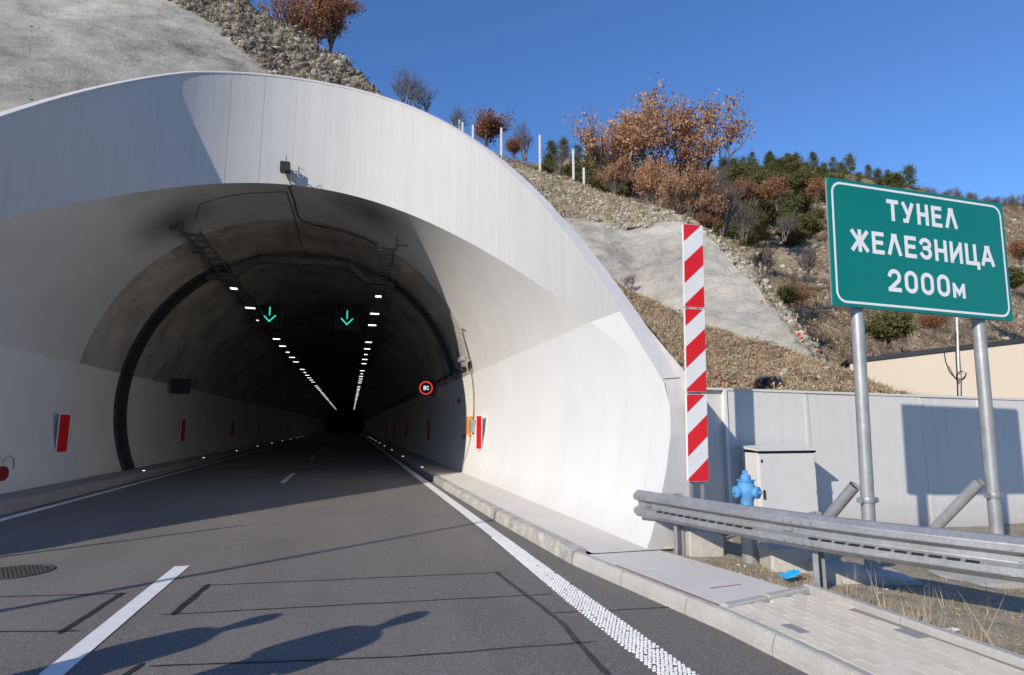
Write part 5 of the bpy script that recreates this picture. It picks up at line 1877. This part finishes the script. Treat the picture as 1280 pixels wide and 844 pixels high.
# red round fitting at the left edge
rf = empty('hose_fitting', (-7.15, 15.4, .4), 'dark red round fitting with a grey hoop on the left portal wall', 'fitting')
xk = prof_x(.6, -1)
MB().path([(xk - .02, 15.15, .62), (xk + .16, 15.12, .62)], [.17, .15], 20).build('disc', M['dark_red'], rf, 'auto')
MB().path([(xk + .12, 15.1, .85), (xk + .13, 15.3, .98), (xk + .13, 15.5, .92), (xk + .13, 15.55, .7)], .014, 8).build('hoop', M['galv_post'], rf, True)
# kerb studs
for side in (-1, 1):
    for k in range(9):
        y = 21.5 + 8.0 * k
        x = -6.2 if side < 0 else kerb_x(y) + .10
        z = .212 if side < 0 else .168
        m = MB().bbox(x - .05, x + .05, y - .04, y + .04, z, z + .035, .008)
        st = m.build('kerb_stud', M['galv_post'])
        tag(st, 'small white guide light on the left tunnel kerb' if side < 0 else 'small white guide light on the right tunnel kerb', 'guide light', 'left kerb lights' if side < 0 else 'right kerb lights')
        MB().add([(x - .04, y - .0415, z + .008), (x + .04, y - .0415, z + .008), (x + .04, y - .0415, z + .028), (x - .04, y - .0415, z + .028)], [(0, 1, 2, 3)]).build('lens', M['stud'], st)

# radio unit at the lower edge of the collar and soffit cables
ru = empty('radio_unit', (-1.9, 16.0, 8.1), 'small black radio unit with antenna above the portal crown', 'radio unit')
MB().bbox(-2.03, -1.79, 15.78, 16.02, 8.20, 8.45, .01).build('housing', M['black'], ru)
MB().path([(-1.9, 15.9, 8.44), (-1.9, 15.9, 8.66)], .012, 6).build('antenna', M['black'], ru)
MB().path([(-1.85, 15.95, 8.3), (-1.45, 15.75, 8.08)], .018, 6).build('arm', M['galv_post'], ru, True)
MB().path([(-1.5 + .08 * math.cos(t_), 15.75, 8.14 + .13 * math.sin(t_)) for t_ in [6.2832 * k / 14 for k in range(15)]], .009, 5, False).build('loop', M['galv_post'], ru, True)
MB().path([(-1.9, 15.95, 8.2), (-1.82, 16.0, 8.05), (-1.76, 16.2, 7.93)], .014, 6).build('lead', M['rubber'], ru, True)


def cable(name, pix, r, label, mat='steel_dark'):
    pts = [on_shell(*q) for q in pix]
    out = []
    for i in range(len(pts) - 1):
        for k in range(6):
            p = pts[i].lerp(pts[i + 1], k / 6)
            if (p.x - CX) ** 2 + (p.z - CZ) ** 2 > 1: p.z = min(shell_z(p.x, .025), p.z + .5) if abs(p.x - CX) < 4 else p.z
            out.append(p)
    out.append(pts[-1])
    tag(MB().path(out, r, 6).build(name, M[mat], smooth=True), label, 'cable')


cable('soffit_cable', [(362, 234), (368, 250), (372, 268), (376, 275), (390, 281), (420, 287), (455, 298), (470, 306)], .018, 'thick dark cable bending across the portal soffit to the right ladder')
cable('soffit_cable', [(359, 240), (366, 262), (372, 285), (378, 310)], .010, 'thin cable running straight up the soffit from the crown')
cable('soffit_cable', [(357, 240), (330, 241), (300, 243), (270, 249), (250, 256), (245, 275)], .008, 'thin cable looping left across the portal soffit')

# ------------------------------------------------------------------ posts and people left of the frame (their shadows cross the road)
def off_post(x, y, h, r, label, name='street_pole'):
    e = empty(name, (x, y, -.08), label, 'pole')
    MB().path([(x, y, -.08), (x, y, h * .5), (x, y, h)], [r, r * .85, r * .65], 14).build('shaft', M['galv_post'], e, True)
    MB().box(x - .18, x + .18, y - .18, y + .18, -.08, .03).build('base_plate', M['galv'], e)
    return e


off_post(-8.5, 2.43, 6.85, .062, 'tall slim grey pole standing left of the road')
off_post(-8.1, 6.2, 3.95, .055, 'shorter grey pole standing beside the left portal end')


def person(x, y, rz, label, jm, tall=1.0, lean=0.0):
    e = empty('person', (x, y, 0.006), label, 'person', None, rz)
    e.scale = (tall, tall, tall)

    def skin(name, verts, edges, radii, mat, root=0, sub=2):
        me = bpy.data.meshes.new(name)
        me.from_pydata(verts, edges, [])
        me.materials.append(mat)
        o = link(name, me, e, local=True)
        o.modifiers.new('skin', 'SKIN')
        me.skin_vertices.new() if not me.skin_vertices else None
        for i, r in enumerate(radii): me.skin_vertices[0].data[i].radius = r
        me.skin_vertices[0].data[root].use_root = True
        s = o.modifiers.new('sub', 'SUBSURF')
        s.levels = s.render_levels = sub
        for m_ in o.modifiers: m_.show_viewport = True
        me.polygons.foreach_set('use_smooth', [True] * len(me.polygons))
        o.modifiers['skin'].use_smooth_shade = True
        return o
    V_, E_, R_ = [], [], []

    def add(p, r, par=None):
        V_.append(p); R_.append(r)
        if par is not None: E_.append((par, len(V_) - 1))
        return len(V_) - 1
    hip = add((0, 0, .98), (.17, .125))
    waist = add((0, .01, 1.12), (.155, .115), hip)
    chest = add((0, .0, 1.33), (.18, .13), waist)
    sh = add((0, 0, 1.46), (.13, .09), chest)
    neck = add((0, .01, 1.53), (.055, .055), sh)
    head = add((0, .0, 1.60), (.07, .085), neck)
    head2 = add((0, -.01, 1.69), (.082, .10), head)
    add((0, 0, 1.76), (.06, .07), head2)
    for s in (-1, 1):
        k = add((s * .1, 0, .90), (.10, .11), hip)
        k = add((s * .11, -.01, .52), (.065, .07), k)
        k = add((s * .115, .02, .10), (.045, .05), k)
        k = add((s * .12, -.02, .035), (.045, .035), k)
        add((s * .13, -.17, .03), (.042, .025), k)
        k = add((s * .20, 0, 1.43), (.07, .07), sh)
        k = add((s * .235, .02, 1.15), (.06, .06), k)
        k = add((s * .20, -.16, 1.02), (.038, .04), k)
        w = add((s * .14, -.24, 1.05), (.03, .035), k)
        for f_ in range(4): add((s * (.11 - .012 * f_), -.30 - .008 * (1 if f_ in (1, 2) else 0), 1.075 - .02 * f_), (.010, .010), w)
        add((s * .10, -.26, 1.10), (.010, .010), w)
    body = skin('body', V_, E_, R_, jm)
    skin('coat', [(0, 0, 1.44), (0, 0, 1.2), (0, 0, .95), (0, 0, .62)], [(0, 1), (1, 2), (2, 3)], [(.20, .12), (.20, .14), (.215, .16), (.25, .19)], jm)
    lv = [(0, 0, .99), (0, 0, .93)]
    le = [(0, 1)]
    lr = [(.185, .14), (.17, .13)]
    for s in (-1, 1):
        b = len(lv)
        lv += [(s * .1, 0, .88), (s * .11, -.01, .52), (s * .115, .02, .12)]
        lr += [(.115, .12), (.082, .085), (.065, .07)]
        le += [(1, b), (b, b + 1), (b + 1, b + 2)]
    skin('trousers', lv, le, lr, M['trousers'])
    hm = MB().lathe((0, .015, 1.66), [(.088, 0), (.098, .05), (.09, .10), (.06, .135), (.015, .15)], 16)
    hm.build('hair', M['hair'], e, True, local=True)
    return e


person(-2.28, 3.34, math.radians(120), 'person in a dark jacket standing on the road left of the frame', M['jacket'], 1.0)
person(-3.50, 3.60, math.radians(100), 'person in a grey jacket standing further left on the road', M['jacket_b'], 1.0)
